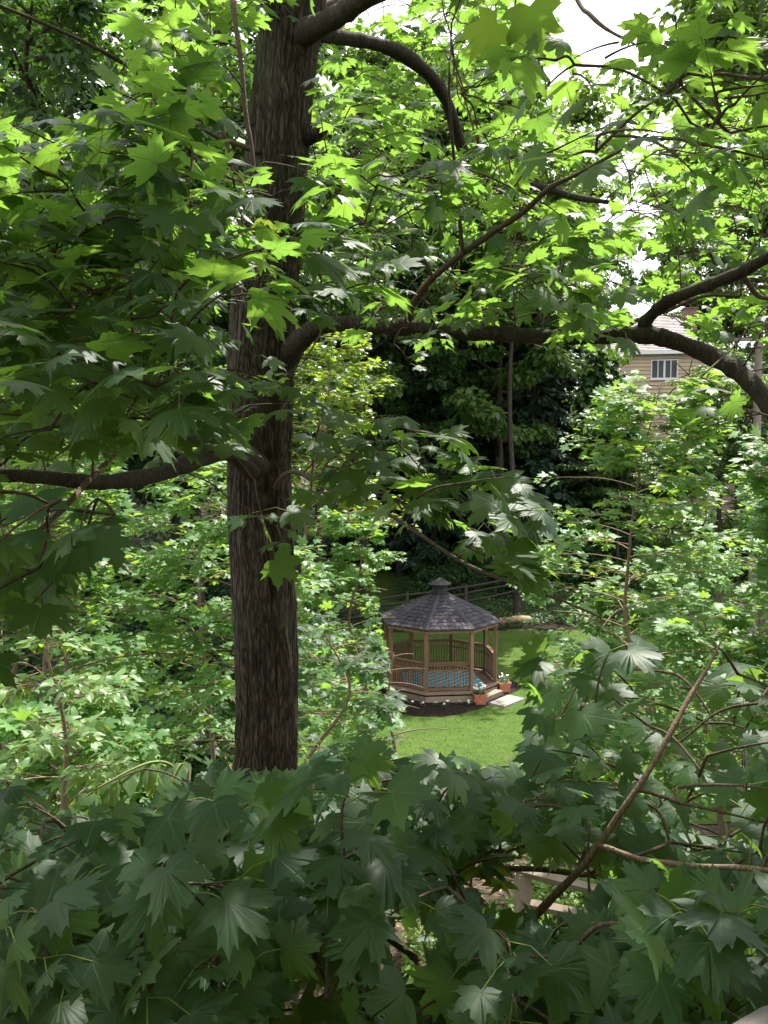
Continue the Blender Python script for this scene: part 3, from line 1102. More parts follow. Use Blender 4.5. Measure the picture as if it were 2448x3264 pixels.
    tag(root, 'octagonal wooden gazebo with grey shingle roof and small cupola on the lawn', 'gazebo')
    # rug on the floor
    rg = MB()
    rg.box((0, 0, .006), (2.5, 2.0, .012))
    r = rg.build('rug', rug_mat())
    r.location = (GC[0] + .05, GC[1] - .05, FZ - .017)
    r.rotation_euler = (0, 0, GA + pi / 2)
    tag(r, 'blue patterned rug spread on the gazebo floor', 'rug')


gazebo()

# ------------------------------------------------------------------ pots, slab, flowers
M['terra'] = wood_mat('terracotta', (.34, .12, .075), (.48, .19, .12), rough=.85)
M['petal'] = simple('white_petal', (.85, .85, .82), .6)
M['slab'] = soil_mat('slate_slab', (.22, .20, .17), (.30, .28, .24), (.38, .36, .31), .7)


def flower_heads(mb, pos, size, mat=0, facing=None):
    """five-petalled flowers as small bent leaves round a centre"""
    for p in pos:
        f = nrm(np.array([random.gauss(0, .4), random.gauss(-.3, .4), 1.0])) if facing is None else facing
        s = nrm(np.cross(f, [1, .3, .2])); t = np.cross(f, s)
        for k in range(5):
            a = k * 2 * pi / 5 + random.random() * .3
            ax = nrm(s * cos(a) + t * sin(a) + f * .35)
            add_leaves(mb, [p], [ax], [f], size, 'oval', mat)


def pot(p, label):
    root = empty('flower_pot', p, random.uniform(-.05, .05) + R(14))
    mb = MB()
    prof = [(.165, 0), (.185, .26), (.205, .262), (.21, .335), (.18, .337), (.175, .29)]
    ringsv = [np.array([[sx * r, sy * r, z] for sx, sy in ((-1, -1), (1, -1), (1, 1), (-1, 1))]) for r, z in prof]
    V = np.concatenate(ringsv)
    F = [[4 * i + k, 4 * i + (k + 1) % 4, 4 * i + 4 + (k + 1) % 4, 4 * i + 4 + k] for i in range(len(prof) - 1) for k in range(4)]
    mb.add(V, F)
    for k in range(4):   # raised panel mouldings on each face
        a = k * pi / 2
        n = np.array([cos(a), sin(a), 0]); s = np.array([-sin(a), cos(a), 0])
        for (w0, z0, w1, z1) in ((-.12, .06, .12, .06), (-.12, .21, .12, .21), (-.12, .06, -.12, .21), (.12, .06, .12, .21)):
            mb.beam(n * (.17 + .0769 * z0) + s * w0 + UPV * z0, n * (.17 + .0769 * z1) + s * w1 + UPV * z1, .022, .022, up=n)
    mb.build('pot', M['terra'], root)
    so = MB(); so.box((0, 0, .285), (.345, .345, .02)); so.build('soil', M['mulch'], root)
    lf = MB()
    n = 150
    a, r = RNG.uniform(0, 2 * pi, n), .19 * np.sqrt(RNG.random(n))
    h = .30 + RNG.random(n) * .20 * (1.2 - r / .2)
    pos = np.stack([r * np.cos(a), r * np.sin(a), h], 1)
    ax = np.stack([np.cos(a), np.sin(a), RNG.uniform(-.3, .6, n)], 1)
    add_leaves(lf, pos, ax, np.stack([np.cos(a) * .4, np.sin(a) * .4, np.ones(n)], 1), .07, 'oval')
    pl = lf.build('plant', M['cover'], root)
    fl = MB()
    m = 13
    a, r = RNG.uniform(0, 2 * pi, m), .19 * np.sqrt(RNG.random(m))
    flower_heads(fl, np.stack([r * np.cos(a), r * np.sin(a), .47 + RNG.random(m) * .11], 1), .042)
    fl.build('blossoms', M['petal'], pl)
    tag(root, label, 'flower pot', 'terracotta pots by the gazebo steps')


pL, pR = ground_pt(1527, 2246), ground_pt(1604, 2208)
pL[2] = pR[2] = .03
pot(pL, 'square terracotta pot of white flowers in front of the gazebo step, nearer of the two')
pot(pR, 'square terracotta pot of white flowers behind the stone slab, farther of the two')
sl = MB()
ea = GA + pi / 4
c = np.array([GC[0], GC[1], 0]) + np.array([cos(ea), sin(ea), 0]) * 2.62
w_, d_ = 1.15, .62
V = [(-.5, -.5), (.46, -.53), (.52, .47), (-.48, .52)]
top = [[x * d_, y * w_, .055] for x, y in V]; bot = [[x * d_ * 1.02, y * w_ * 1.02, -.03] for x, y in V]
sl.add(bot + top, [[4, 5, 6, 7], [0, 1, 5, 4], [1, 2, 6, 5], [2, 3, 7, 6], [3, 0, 4, 7]])
o = sl.build('stone_slab', M['slab'])
o.location = (c[0], c[1], .035); o.rotation_euler = (0, 0, ea)
tag(o, 'flat grey stone slab lying before the gazebo step', 'stone slab')


def bed_flower(p, label):
    mb = MB()
    root = empty('bedding_flower', p)
    n = 26
    a, r = RNG.uniform(0, 2 * pi, n), .09 * np.sqrt(RNG.random(n))
    pos = np.stack([r * np.cos(a), r * np.sin(a), .01 + RNG.random(n) * .10], 1)
    add_leaves(mb, pos, np.stack([np.cos(a), np.sin(a), RNG.uniform(0, .8, n)], 1), np.stack([np.cos(a) * .3, np.sin(a) * .3, np.ones(n)], 1), .055, 'oval')
    mb.build('leaves', M['cover'], root)
    fb = MB()
    flower_heads(fb, [np.array([random.uniform(-.04, .04), random.uniform(-.05, .02), .12]) for _ in range(random.choice((2, 3, 3)))], .042)
    fb.build('blossom', M['petal'], root)
    tag(root, label, 'flower', 'white bedding flowers in the mulch')


zz = lambda x, y: (1150 + x * .36166, 1800 + y * .36166)
for (x, y) in ((370, 1222), (455, 1240), (548, 1252), (658, 1248), (735, 1262), (762, 1236), (876, 1236), (955, 1232), (957, 1252), (1010, 1232)):
    p = ground_pt(*zz(x, y + 14))
    p[2] = .06
    bed_flower(p, 'small white bedding flower in the dark mulch before the gazebo')

# ------------------------------------------------------------------ log, fences, pole
def log_():
    p = ground_pt(1641, 1988)
    root = empty('log', p + UPV * .16, R(12))
    mb = MB()
    for i, (off, h, r, L) in enumerate(((0, 0, .17, 1.5), (.22, -.05, .13, 1.25))):
        xs_ = np.linspace(-L / 2, L / 2, 9)
        pts = np.stack([xs_, off + .03 * np.sin(xs_ * 3), h + .03 * np.cos(xs_ * 4)], 1)
        mb.tube(pts, r * (1 + .12 * np.sin(xs_ * 5)), 10)
    o = mb.build('split_wood', wood_mat('split_log', (.20, .12, .07), (.42, .29, .19)), root, True)
    tag(root, 'pale split log lying in the ground cover behind the gazebo', 'log')


log_()


def rail_fence(name, pts, post_h, rails, pw, rw, label, mat, mat2=None):
    pts = [np.array([x, y, float(terrain(x, y))]) for x, y in pts]
    root = empty(name, pts[0])
    for p in pts:
        mb = MB()
        q = p - pts[0]
        mb.box(q + UPV * (post_h / 2 - .15), (pw, pw * .9, post_h + .3), rz=.3)
        mb.box(q + UPV * (post_h + .015), (pw * .8, pw * .72, .03), rz=.3)
        mb.build('post', mat, root)
    for a, b in zip(pts[:-1], pts[1:]):
        for z in rails:
            mb = MB()
            d = nrm(b - a)
            u = np.linspace(-.03, 1.03, 12)
            P_ = np.array([a - pts[0] + (b - a) * t + UPV * (z + .02 * sin(5 * t + z * 9)) for t in u])
            mb.tube(P_, rw * (1 + .1 * np.sin(u * 11)), 4)
            mb.build('rail', mat2 or mat, root)
    tag(root, label, 'fence')


fx = lambda px, Y: ((px - 1224) / FPX * Y / cP * (cP), Y)
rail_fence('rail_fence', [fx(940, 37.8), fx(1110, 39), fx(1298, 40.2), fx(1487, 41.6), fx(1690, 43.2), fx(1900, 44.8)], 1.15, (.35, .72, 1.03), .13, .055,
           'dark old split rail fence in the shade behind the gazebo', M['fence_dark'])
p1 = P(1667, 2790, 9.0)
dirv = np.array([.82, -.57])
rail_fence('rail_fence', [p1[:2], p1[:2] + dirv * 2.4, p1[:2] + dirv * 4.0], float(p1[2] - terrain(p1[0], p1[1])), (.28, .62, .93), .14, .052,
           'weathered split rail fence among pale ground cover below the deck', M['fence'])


def pole_():
    p = np.array([(2408 - 1224) / FPX * 30, 30.0, 0])
    p[2] = float(terrain(p[0], p[1]))
    root = empty('utility_pole', p)
    mb = MB()
    z = np.linspace(-.3, 12.4, 20)
    mb.tube(np.stack([.02 * np.sin(z), .02 * np.cos(z * .7), z], 1), np.linspace(.15, .115, 20), 14)
    mb.build('pole', M['pole'], root, True)
    c_ = MB()
    c_.beam((-1.0, 0, 11.7), (1.0, 0, 11.7), .09, .11)
    c_.build('crossarm', M['pole'], root)
    tag(root, 'grey brown wooden utility pole at the right edge beside the house', 'pole')


pole_()


def border_flower(p, col, label, n, size, h):
    root = empty('flowering_plant', p)
    mb = MB()
    m = 160
    a, r = RNG.uniform(0, 2 * pi, m), .3 * np.sqrt(RNG.random(m))
    add_leaves(mb, np.stack([r * np.cos(a), r * np.sin(a), RNG.random(m) * h], 1), np.stack([np.cos(a), np.sin(a), RNG.uniform(-.2, 1, m)], 1),
               np.stack([np.cos(a) * .4, np.sin(a) * .4, np.ones(m)], 1), .12, 'oval')
    mb.build('leaves', M['cover'], root)
    fb = MB()
    a, r = RNG.uniform(0, 2 * pi, n), .28 * np.sqrt(RNG.random(n))
    flower_heads(fb, np.stack([r * np.cos(a), r * np.sin(a), h * RNG.uniform(.8, 1.3, n)], 1), size)
    fb.build('blossoms', simple('petal_' + label.split()[0], col, .6), root)
    tag(root, label, 'plant', 'flowers in the border at the right')


for (px, py, Y, col, lab, n, s_) in ((2392, 2330, 19, (.75, .38, .16), 'orange flowering plant in the border by the right edge', 22, .08),
                                     (2400, 2400, 18, (.62, .52, .82), 'lilac flowering plant between the orange and the pink one', 30, .07),
                                     (2370, 2440, 17.4, (.80, .36, .34), 'coral pink flowering plant in the border by the right edge', 26, .09),
                                     (2395, 2480, 16.8, (.72, .66, .85), 'pale lavender flowering plant below the coral pink one', 24, .06)):
    q = P(px, py, Y)
    z = float(terrain(q[0], q[1]))
    border_flower(np.array([q[0], q[1], z]), col, lab, n, s_, max(.35, q[2] - z))


# ================================================================== HOUSE ON THE HILL
def siding_mat():
    t = NT('tan_siding')
    n = t.noise(t.coord((1, 1, 1)), 1.3, 4)
    col = t.ramp(n, [(.3, (.48, .37, .265)), (.7, (.57, .445, .325))])
    return t.fin(col, .7, .25)


def roof_mat():
    t = NT('hill_house_shingle')
    col = t.ramp(t.rnd(), [(0, (.10, .075, .077)), (.5, (.145, .115, .116)), (1, (.20, .168, .168))])
    return t.fin(col, .7, .4)


def hill_house():
    c = np.array([18.3, 58.0])
    z0 = float(terrain(18, 60)) - 1.2
    root = empty('hillside_house', (c[0], c[1], z0), R(-10))
    sid, white = siding_mat(), simple('white_trim', (.72, .72, .72), .5)
    glass = NT('window_glass').fin((.012, .014, .018), .12, .35)
    rm = roof_mat()
    X0, X1, D, EZ = -5.2, 2.6, 9.0, 14.4 - z0

    def wall_block(name, x0, x1, y0, d, z1, mat, hole=None):
        mb = MB()
        n = int(z1 / .24)
        for i in range(n):
            z = (i + .5) * z1 / n
            h = z1 / n
            segs = [(x0, x1)]
            if hole and hole[2] < z < hole[3]: segs = [(x0, hole[0]), (hole[1], x1)]
            for a, b in segs:
                tilt = .06
                v = [[a, y0 - tilt, z - h / 2], [b, y0 - tilt, z - h / 2], [b, y0 - .002, z + h / 2], [a, y0 - .002, z + h / 2],
                     [a, y0 + .02, z - h / 2], [b, y0 + .02, z - h / 2]]
                mb.add(v, [[0, 1, 2, 3], [0, 4, 5, 1]])
                # shadow groove under each board comes from the real step
        for xx in (x0, x1):
            mb.add([[xx, y0 + .005, 0], [xx, y0 + d, 0], [xx, y0 + d, z1], [xx, y0 + .005, z1]], [[0, 1, 2, 3]])
        mb.add([[x0, y0 + d, 0], [x1, y0 + d, 0], [x1, y0 + d, z1], [x0, y0 + d, z1]], [[0, 1, 2, 3]])
        mb.add([[x0, y0 + .005, z1], [x1, y0 + .005, z1], [x1, y0 + d, z1], [x0, y0 + d, z1]], [[0, 1, 2, 3]])
        return mb.build(name, mat, root)
    # window position from the photo: its left edge px 2077, right 2158, top 1148, bottom 1208
    loc = np.array([c[0], c[1], z0]); cs, sn = cos(R(10)), sin(R(10))

    def to_local(px, py):
        d = ray(px, py); o_ = np.array([0, 0, CAMZ]) - loc
        rot = lambda v: np.array([v[0] * cs - v[1] * sn, v[0] * sn + v[1] * cs, v[2]])
        d2, o2 = rot(d), rot(o_)
        t = (0 - o2[1]) / d2[1]
        return o2 + d2 * t
    wl, wr = to_local(2077, 1150), to_local(2158, 1205)
    wx0, wx1, wz1, wz0 = wl[0], wr[0], wl[2], wr[2]
    wall_block('wall', X0, X1, 0, D, EZ, sid, (wx0, wx1, wz0, wz1))
    wf = MB()
    t = .07
    for (a, b) in (((wx0 - t, wz0 - t / 2), (wx1 + t, wz0 - t / 2)), ((wx0 - t, wz1 + t / 2), (wx1 + t, wz1 + t / 2))):
        wf.beam((a[0], -.035, a[1]), (b[0], -.035, b[1]), .09, t)
    W = wx1 - wx0
    for u, w in ((0, .07), (.25, .06), (.5, .12), (.75, .06), (1, .07)):
        wf.beam((wx0 + W * u, -.03, wz0), (wx0 + W * u, -.03, wz1), .08, w, up=(1, 0, 0))
    win = wf.build('window', white, root)
    g = MB(); g.add([[wx0, .03, wz0], [wx1, .03, wz0], [wx1, .03, wz1], [wx0, .03, wz1]], [[0, 1, 2, 3]])
    g.build('pane', glass, win)
    sb = MB(); sb.beam((wx0 - .12, -.06, wz0 - t - .03), (wx1 + .12, -.06, wz0 - t - .03), .14, .05); sb.build('sill', white, win)
    # hip roof with shingle courses
    ov = .45
    ex0, ex1, ey0, ey1, rz = X0 - ov, X1 + ov, -ov, D + ov, EZ + 2.9
    ry = D / 2
    rx0, rx1 = X0 + 3.4, X1 - 1.6
    cor = [np.array([ex0, ey0, EZ]), np.array([ex1, ey0, EZ]), np.array([ex1, ey1, EZ]), np.array([ex0, ey1, EZ])]
    rid = [np.array([rx0, ry, rz]), np.array([rx1, ry, rz])]
    rb = MB()

    def shingled(e0, e1, t0, t1, nc=22, w=.30):
        up = nrm(np.cross(e1 - e0, t0 - e0))
        for k in range(nc):
            q0, q1 = k / nc, min(1, (k + 1.15) / nc)
            A0, B0, A1, B1 = e0 + (t0 - e0) * q0, e1 + (t1 - e1) * q0, e0 + (t0 - e0) * q1, e1 + (t1 - e1) * q1
            L0 = np.linalg.norm(B0 - A0)
            ns = max(1, int(L0 / w))
            cuts = np.linspace(0, 1, ns + 1)
            if ns > 2: cuts[1:-1] += RNG.uniform(-.3, .3, ns - 1) / ns
            for i in range(ns):
                v = [A0 + (B0 - A0) * cuts[i] + up * .035, A0 + (B0 - A0) * cuts[i + 1] + up * .035, A1 + (B1 - A1) * cuts[i + 1], A1 + (B1 - A1) * cuts[i]]
                rb.add(v + [v[0] - up * .03, v[1] - up * .03], [[0, 1, 2, 3], [0, 4, 5, 1]], rn=np.full(6, random.random()))
    shingled(cor[0], cor[1], rid[0], rid[1])
    shingled(cor[1], cor[2], rid[1], rid[1] + 1e-3)
    rb.add([cor[2], cor[3], rid[0], rid[1]], [[0, 1, 2, 3]]); rb.add([cor[3], cor[0], rid[0]], [[0, 1, 2]])
    rb.beam(cor[1] + UPV * .03, rid[1] + UPV * .05, .22, .04)
    ro = rb.build('roof', rm, root)
    eb = MB()
    eb.beam((ex0, ey0 + .01, EZ - .10), (ex1, ey0 + .01, EZ - .10), .03, .22); eb.beam((ex1 - .01, ey0, EZ - .10), (ex1 - .01, ey1, EZ - .10), .03, .22)
    eb.box(((ex0 + ex1) / 2, (ey0 + ey1) / 2, EZ - .012), (ex1 - ex0 - .07, ey1 - ey0 - .07, .02))
    eb.build('eave_board', white, root)
    ch = MB(); ch.box((X1 - .4, ry + .6, EZ + 1.9), (.9, .9, 3.0)); ch.box((X1 - .4, ry + .6, EZ + 3.43), (1.05, 1.05, .07))
    brick = NT('chimney_brick')
    bt = brick.n('TexBrick'); bt.inputs['Scale'].default_value = 3
    bt.inputs['Color1'].default_value, bt.inputs['Color2'].default_value, bt.inputs['Mortar'].default_value = (.16, .09, .08, 1), (.22, .12, .10, 1), (.25, .22, .2, 1)
    brick.l(brick.coord(), bt.inputs['Vector'])
    ch.build('chimney', brick.fin(bt.outputs[0], .9), ro)
    # lower wing on the right with a pale roof
    wz = EZ - 1.7
    wall_block('wing_wall', X1 + .02, X1 + 9, 1.6, 6.5, wz, NT('pink_tan_siding').fin((.42, .31, .25), .8))
    wv = MB()
    e = [np.array(p) for p in ((X1 - .35, 1.2, wz), (X1 + 9.4, 1.2, wz), (X1 + 9.4, 5, wz + 1.4), (X1 - .35, 5, wz + 1.4), (X1 + 9.4, 8.6, wz), (X1 - .35, 8.6, wz))]
    wv.add(e + [p - UPV * .12 for p in e], [[0, 1, 2, 3], [3, 2, 4, 5], [6, 9, 8, 7], [9, 11, 10, 8], [0, 6, 7, 1], [1, 7, 8, 2], [2, 8, 10, 4]])
    wv.build('wing_roof', simple('pale_roof', (.42, .40, .40), .6), root)
    # balcony deck before the wing
    dk = MB(); rl = MB()
    a, b = to_local(2185, 1338), to_local(2312, 1338)
    dx0, dx1, rt = a[0], a[0] + 7.5, a[2]
    fz = rt - 1.0
    dk.box(((dx0 + dx1) / 2, -.9, fz - .12), (dx1 - dx0, 3.4, .24))
    for x in (dx0 + .15, (dx0 + dx1) / 2 - 1, dx1 - 1.5):
        dk.beam((x, -2.45, -1), (x, -2.45, fz - .25), .16, .16, up=(1, 0, 0))
    dko = dk.build('balcony', wood_mat('red_brown_stain', (.07, .035, .03), (.14, .07, .055)), root)
    rl.beam((dx0, -2.55, rt), (dx1, -2.55, rt), .12, .06); rl.beam((dx0, -2.55, fz + .1), (dx1, -2.55, fz + .1), .05, .07)
    for i in range(int((dx1 - dx0) / .135)):
        x = dx0 + .06 + i * .135
        rl.beam((x, -2.55, fz + .14), (x, -2.55, rt - .03), .05, .05, up=(1, 0, 0))
    rl.build('balcony_railing', wood_mat('red_brown_rail', (.10, .05, .045), (.19, .10, .085)), dko)
    tag(root, 'tan sided house with shingle roof and white window up the hillside', 'house')


hill_house()

# ================================================================== WOOD BEHIND
def copy_tree(o, loc, rz, s, label, group=None, name=None):
    c = o.copy()
    COL.objects.link(c)
    c.location, c.rotation_euler, c.scale = loc, (0, 0, rz), s
    for ch in list(o.children):
        d = ch.copy()
        COL.objects.link(d)
        d.parent = c
    c['label'] = label
    if group: c['group'] = group
    elif 'group' in c: del c['group']
    return c


def proto_tree(name, mat, H=16.0, RAD=4.2, z0=.30, clumps=150, per=125, size=.20, seed=1, bark='bark_dark', flat=.5, tr=.22):
    rg = np.random.default_rng(seed)
    random.seed(seed)
    root = empty(name, (0, 0, 0))
    tk = MB()
    zs = np.linspace(-.5, H * .93, 18)
    sp = np.stack([.25 * np.sin(zs * .35 + seed), .25 * np.cos(zs * .3 + seed) - .25, zs], 1)
    tk.tube(sp, np.interp(zs, [-.5, .5, H * .93], [tr * 1.5, tr, .03]), 12)
    lb = MB()
    cs = []
    nl = 15
    for k in range(nl):
        t = z0 + (.9 - z0) * (k + .5) / nl
        z = t * H
        p = np.array([np.interp(z, zs, sp[:, 0]), np.interp(z, zs, sp[:, 1]), z])
        u = (t - z0) / (1 - z0)
        L = RAD * (.45 + .75 * sin(pi * min(1, u * .85 + .18))) * rg.uniform(.75, 1.1)
        az = k * 2.4 + rg.uniform(-.3, .3)
        d = nrm(np.array([cos(az), sin(az), rg.uniform(.15, .7)]))
        pts = catmull([p, p + d * L * .35 + rg.normal(0, .15, 3), p + d * L * .7 + rg.normal(0, .3, 3), p + d * L + rg.normal(0, .3, 3)], 4)
        lb.tube(pts, np.linspace(tr * .45 * (1.1 - t * .7), .02, len(pts)), 6)
        m = max(3, int(clumps / nl))
        for j in range(m):
            q = pts[rg.integers(len(pts) // 3, len(pts))]
            c = q + rg.normal(0, .16, 3) * L * np.array([1, 1, .6])
            cs.append(c)
            if j % 2 == 0:
                lb.tube(np.array([q, (q + c) / 2 + rg.normal(0, .1, 3), c]), np.array([.03, .02, .008]), 4)
    pos, ax, nr = [], [], []
    for c in cs:
        r = rg.uniform(.45, 1.0)
        d = rg.normal(0, 1, (per, 3))
        d /= np.linalg.norm(d, axis=1, keepdims=True)
        rr = r * rg.random(per) ** .45
        pos.append(c + d * rr[:, None] * np.array([1, 1, flat]))
        ax.append(d * [1, 1, .3] + np.array([0, 0, -.35]) + rg.normal(0, .4, (per, 3)))
        nr.append(np.array([0, 0, 1.0]) + d * .5 + rg.normal(0, .35, (per, 3)))
    pos, ax, nr = map(np.concatenate, (pos, ax, nr))
    lf = MB()
    tone = np.clip(np.repeat(rg.random(len(cs)), per) * .6 + rg.random(len(pos)) * .4, 0, 1)
    add_leaves(lf, pos, ax, nr, size * rg.uniform(.6, 1.25, len(pos)), 'tiny', 0, tone)
    tk.build('trunk', M[bark], root, True)
    lb.build('limbs', M[bark], root, True)
    lf.build('crown', mat, root)
    tag(root, 'proto', 'tree')
    return root


def proto_hemlock(name, H=15.0, RAD=3.2, seed=5, mat=None, dens=1.0, z0=.06):
    rg = np.random.default_rng(seed)
    root = empty(name, (0, 0, 0))
    tk, lb, lf = MB(), MB(), MB()
    zs = np.linspace(-.5, H, 14)
    tk.tube(np.stack([.06 * np.sin(zs), .06 * np.cos(zs), zs], 1), np.interp(zs, [-.5, 0, H], [.3, .22, .015]), 10)
    pos, ax, nr = [], [], []
    nb = int(95 * dens)
    for k in range(nb):
        t = z0 + (.98 - z0) * k / nb
        z = t * H
        L = RAD * (1 - t) ** .75 * rg.uniform(.6, 1.12) + .25
        az = k * 2.4 + rg.uniform(-.5, .5)
        dh = np.array([cos(az), sin(az), 0])
        u = np.linspace(0, 1, 7)
        pts = np.array([0, 0, z]) + dh * (L * u)[:, None] + UPV * (L * (.18 * u - .42 * u * u))[:, None]
        lb.tube(pts, np.linspace(.035, .006, 7), 4)
        side = np.cross(dh, UPV)
        n = int(75 * (L / RAD + .25) * dens)
        uu = rg.uniform(.12, 1, n) ** .8
        base = np.stack([np.interp(uu, u, pts[:, i]) for i in range(3)], 1)
        wd = (.20 + .30 * (1 - uu)) * L * .62
        s = rg.uniform(-1, 1, n)
        p = base + side * (s * wd)[:, None] + UPV * (-.12 * np.abs(s) * wd + rg.normal(0, .05, n) - .06 * rg.random(n))[:, None]
        pos.append(p)
        ax.append(dh * .6 + side * np.sign(s)[:, None] * .8 + UPV * -.45 + rg.normal(0, .25, (n, 3)))
        nr.append(UPV + rg.normal(0, .35, (n, 3)))
    pos, ax, nr = map(np.concatenate, (pos, ax, nr))
    add_leaves(lf, pos, ax, nr, .30 * rg.uniform(.6, 1.3, len(pos)), 'elm' if False else 'tiny', 0)
    tk.build('trunk', M['bark_dark'], root, True)
    lb.build('limbs', M['bark_dark'], root, True)
    lf.build('crown', mat or M['hem'], root)
    tag(root, 'proto', 'tree')
    return root


def bush_proto(name, mat, seed=3, size=.11, n=2600):
    rg = np.random.default_rng(seed)
    root = empty(name, (0, 0, 0))
    st = MB()
    pos, ax, nr = [], [], []
    for k in range(16):
        az, el = rg.uniform(0, 2 * pi), rg.uniform(.5, 1.3)
        L = rg.uniform(.8, 1.35)
        tip = np.array([cos(az) * cos(el), sin(az) * cos(el), sin(el)]) * L
        st.tube(np.array([[0, 0, -.1], tip * .5 + rg.normal(0, .08, 3), tip]), np.array([.03, .02, .006]), 5)
        m = n // 16
        d = rg.normal(0, 1, (m, 3)); d /= np.linalg.norm(d, axis=1, keepdims=True)
        p = tip * rg.uniform(.5, 1.0, (m, 1)) + d * (.38 * rg.random((m, 1)) ** .4) * [1, 1, .75]
        p[:, 2] = np.abs(p[:, 2])
        pos.append(p); ax.append(d * [1, 1, .2] + [0, 0, -.2]); nr.append(UPV + d * .6 + rg.normal(0, .3, (m, 3)))
    pos, ax, nr = map(np.concatenate, (pos, ax, nr))
    lf = MB()
    add_leaves(lf, pos, ax, nr, size * rg.uniform(.6, 1.25, len(pos)), 'tiny')
    st.build('stems', M['bark_dark'], root, True)
    lf.build('foliage', mat, root)
    tag(root, 'proto', 'bush')
    return root


def put(proto, used, x, y, s, label, group=None, h=1.0, rz=None, dz=-.1):
    loc = (x, y, float(terrain(x, y)) + dz)
    rz = random.uniform(0, 2 * pi) if rz is None else rz
    sc = (s, s, s * h)
    if proto.name not in used:
        used.add(proto.name)
        proto.location, proto.rotation_euler, proto.scale = loc, (0, 0, rz), sc
        proto['label'] = label
        if group: proto['group'] = group
        return proto
    return copy_tree(proto, loc, rz, sc, label, group)


used = set()
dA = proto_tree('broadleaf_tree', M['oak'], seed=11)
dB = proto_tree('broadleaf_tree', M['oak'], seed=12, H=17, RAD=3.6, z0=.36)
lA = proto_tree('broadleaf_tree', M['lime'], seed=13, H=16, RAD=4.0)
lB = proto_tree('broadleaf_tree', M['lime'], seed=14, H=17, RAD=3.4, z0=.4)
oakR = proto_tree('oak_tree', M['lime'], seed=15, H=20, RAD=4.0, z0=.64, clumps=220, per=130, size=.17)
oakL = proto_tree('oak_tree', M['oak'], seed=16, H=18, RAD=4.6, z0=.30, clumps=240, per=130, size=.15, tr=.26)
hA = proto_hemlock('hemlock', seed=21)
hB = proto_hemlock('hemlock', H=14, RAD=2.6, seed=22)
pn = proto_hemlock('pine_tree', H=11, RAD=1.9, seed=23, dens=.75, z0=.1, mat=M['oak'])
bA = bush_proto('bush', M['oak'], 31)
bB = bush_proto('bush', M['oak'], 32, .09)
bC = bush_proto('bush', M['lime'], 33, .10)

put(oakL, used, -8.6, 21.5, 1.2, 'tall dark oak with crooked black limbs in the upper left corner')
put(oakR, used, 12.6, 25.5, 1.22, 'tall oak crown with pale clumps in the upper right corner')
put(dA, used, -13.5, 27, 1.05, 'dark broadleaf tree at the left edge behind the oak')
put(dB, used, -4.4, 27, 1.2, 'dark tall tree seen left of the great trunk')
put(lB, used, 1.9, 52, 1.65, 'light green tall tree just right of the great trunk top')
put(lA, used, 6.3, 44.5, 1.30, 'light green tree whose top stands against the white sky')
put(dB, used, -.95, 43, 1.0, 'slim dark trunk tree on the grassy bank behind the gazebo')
sh_tree = proto_tree('broadleaf_tree', M['lime'], seed=17, H=22, RAD=3.8, z0=.60, clumps=170, per=120, size=.17, tr=.17)
put(sh_tree, used, 5.95, 40.2, 1.0, 'tall tree on a thin straight trunk right behind the gazebo lawn')
G = 'broadleaf trees in the wood behind the lawn'
for (x, y, s, k, h) in ((-8.5, 36, 1.1, 0, 1), (-13, 44, 1.2, 1, 1), (-5.5, 47, 1.15, 0, 1.05), (-18, 33, 1.1, 2, 1), (-21, 45, 1.2, 0, 1),
                        (-1.5, 52, 1.2, 1, 1.1), (3.2, 53, 1.15, 0, 1.1), (7.2, 56, 1.1, 1, 1.05), (11, 60, 1.0, 0, .95),
                        (-10, 58, 1.3, 1, 1.1), (0, 64, 1.3, 0, 1.1), (6, 68, 1.2, 2, 1.05), (-20, 62, 1.4, 0, 1.1), (-30, 50, 1.4, 1, 1.1), (-12, 72, 1.5, 2, 1.1),
                        (-11.5, 30, 1.15, 1, 1.1), (-6.8, 31, 1.2, 2, 1.05), (-15, 24, 1.2, 0, 1), (1.2, 46.5, 1.1, 0, 1.15), (4.6, 57, 1.25, 2, 1.1), (-3.2, 38, 1.15, 2, 1.15), (9.3, 57, 1.05, 0, .95), (5.6, 52.5, 1.1, 0, 1.0), (-16, 38, 1.3, 0, 1.1)):
    put((dA, dB, lA)[k], used, x, y, s, 'broadleaf tree in the dark wood behind the lawn', G, h)
for (x, y, s) in ((-.6, 50.5, 1.75), (3.4, 49.5, 1.7), (5.6, 55, 1.85), (-4, 44, 1.5)):
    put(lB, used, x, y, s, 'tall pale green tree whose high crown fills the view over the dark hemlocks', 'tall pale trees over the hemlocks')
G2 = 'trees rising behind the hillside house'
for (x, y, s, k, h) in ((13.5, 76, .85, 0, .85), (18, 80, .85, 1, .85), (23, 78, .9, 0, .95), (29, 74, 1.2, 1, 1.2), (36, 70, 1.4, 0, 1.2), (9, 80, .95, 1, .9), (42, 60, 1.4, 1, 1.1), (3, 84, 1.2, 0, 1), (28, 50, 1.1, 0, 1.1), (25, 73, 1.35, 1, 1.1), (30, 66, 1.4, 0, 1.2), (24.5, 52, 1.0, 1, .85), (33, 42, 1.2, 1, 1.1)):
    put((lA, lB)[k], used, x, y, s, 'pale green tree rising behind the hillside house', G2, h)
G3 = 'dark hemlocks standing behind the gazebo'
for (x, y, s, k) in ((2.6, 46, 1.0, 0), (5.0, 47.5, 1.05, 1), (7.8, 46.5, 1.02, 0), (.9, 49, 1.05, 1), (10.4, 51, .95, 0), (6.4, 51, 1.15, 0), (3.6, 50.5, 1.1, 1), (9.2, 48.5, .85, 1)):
    put((hA, hB)[k], used, x, y, s, 'dark hemlock in the wood directly behind the gazebo', G3)
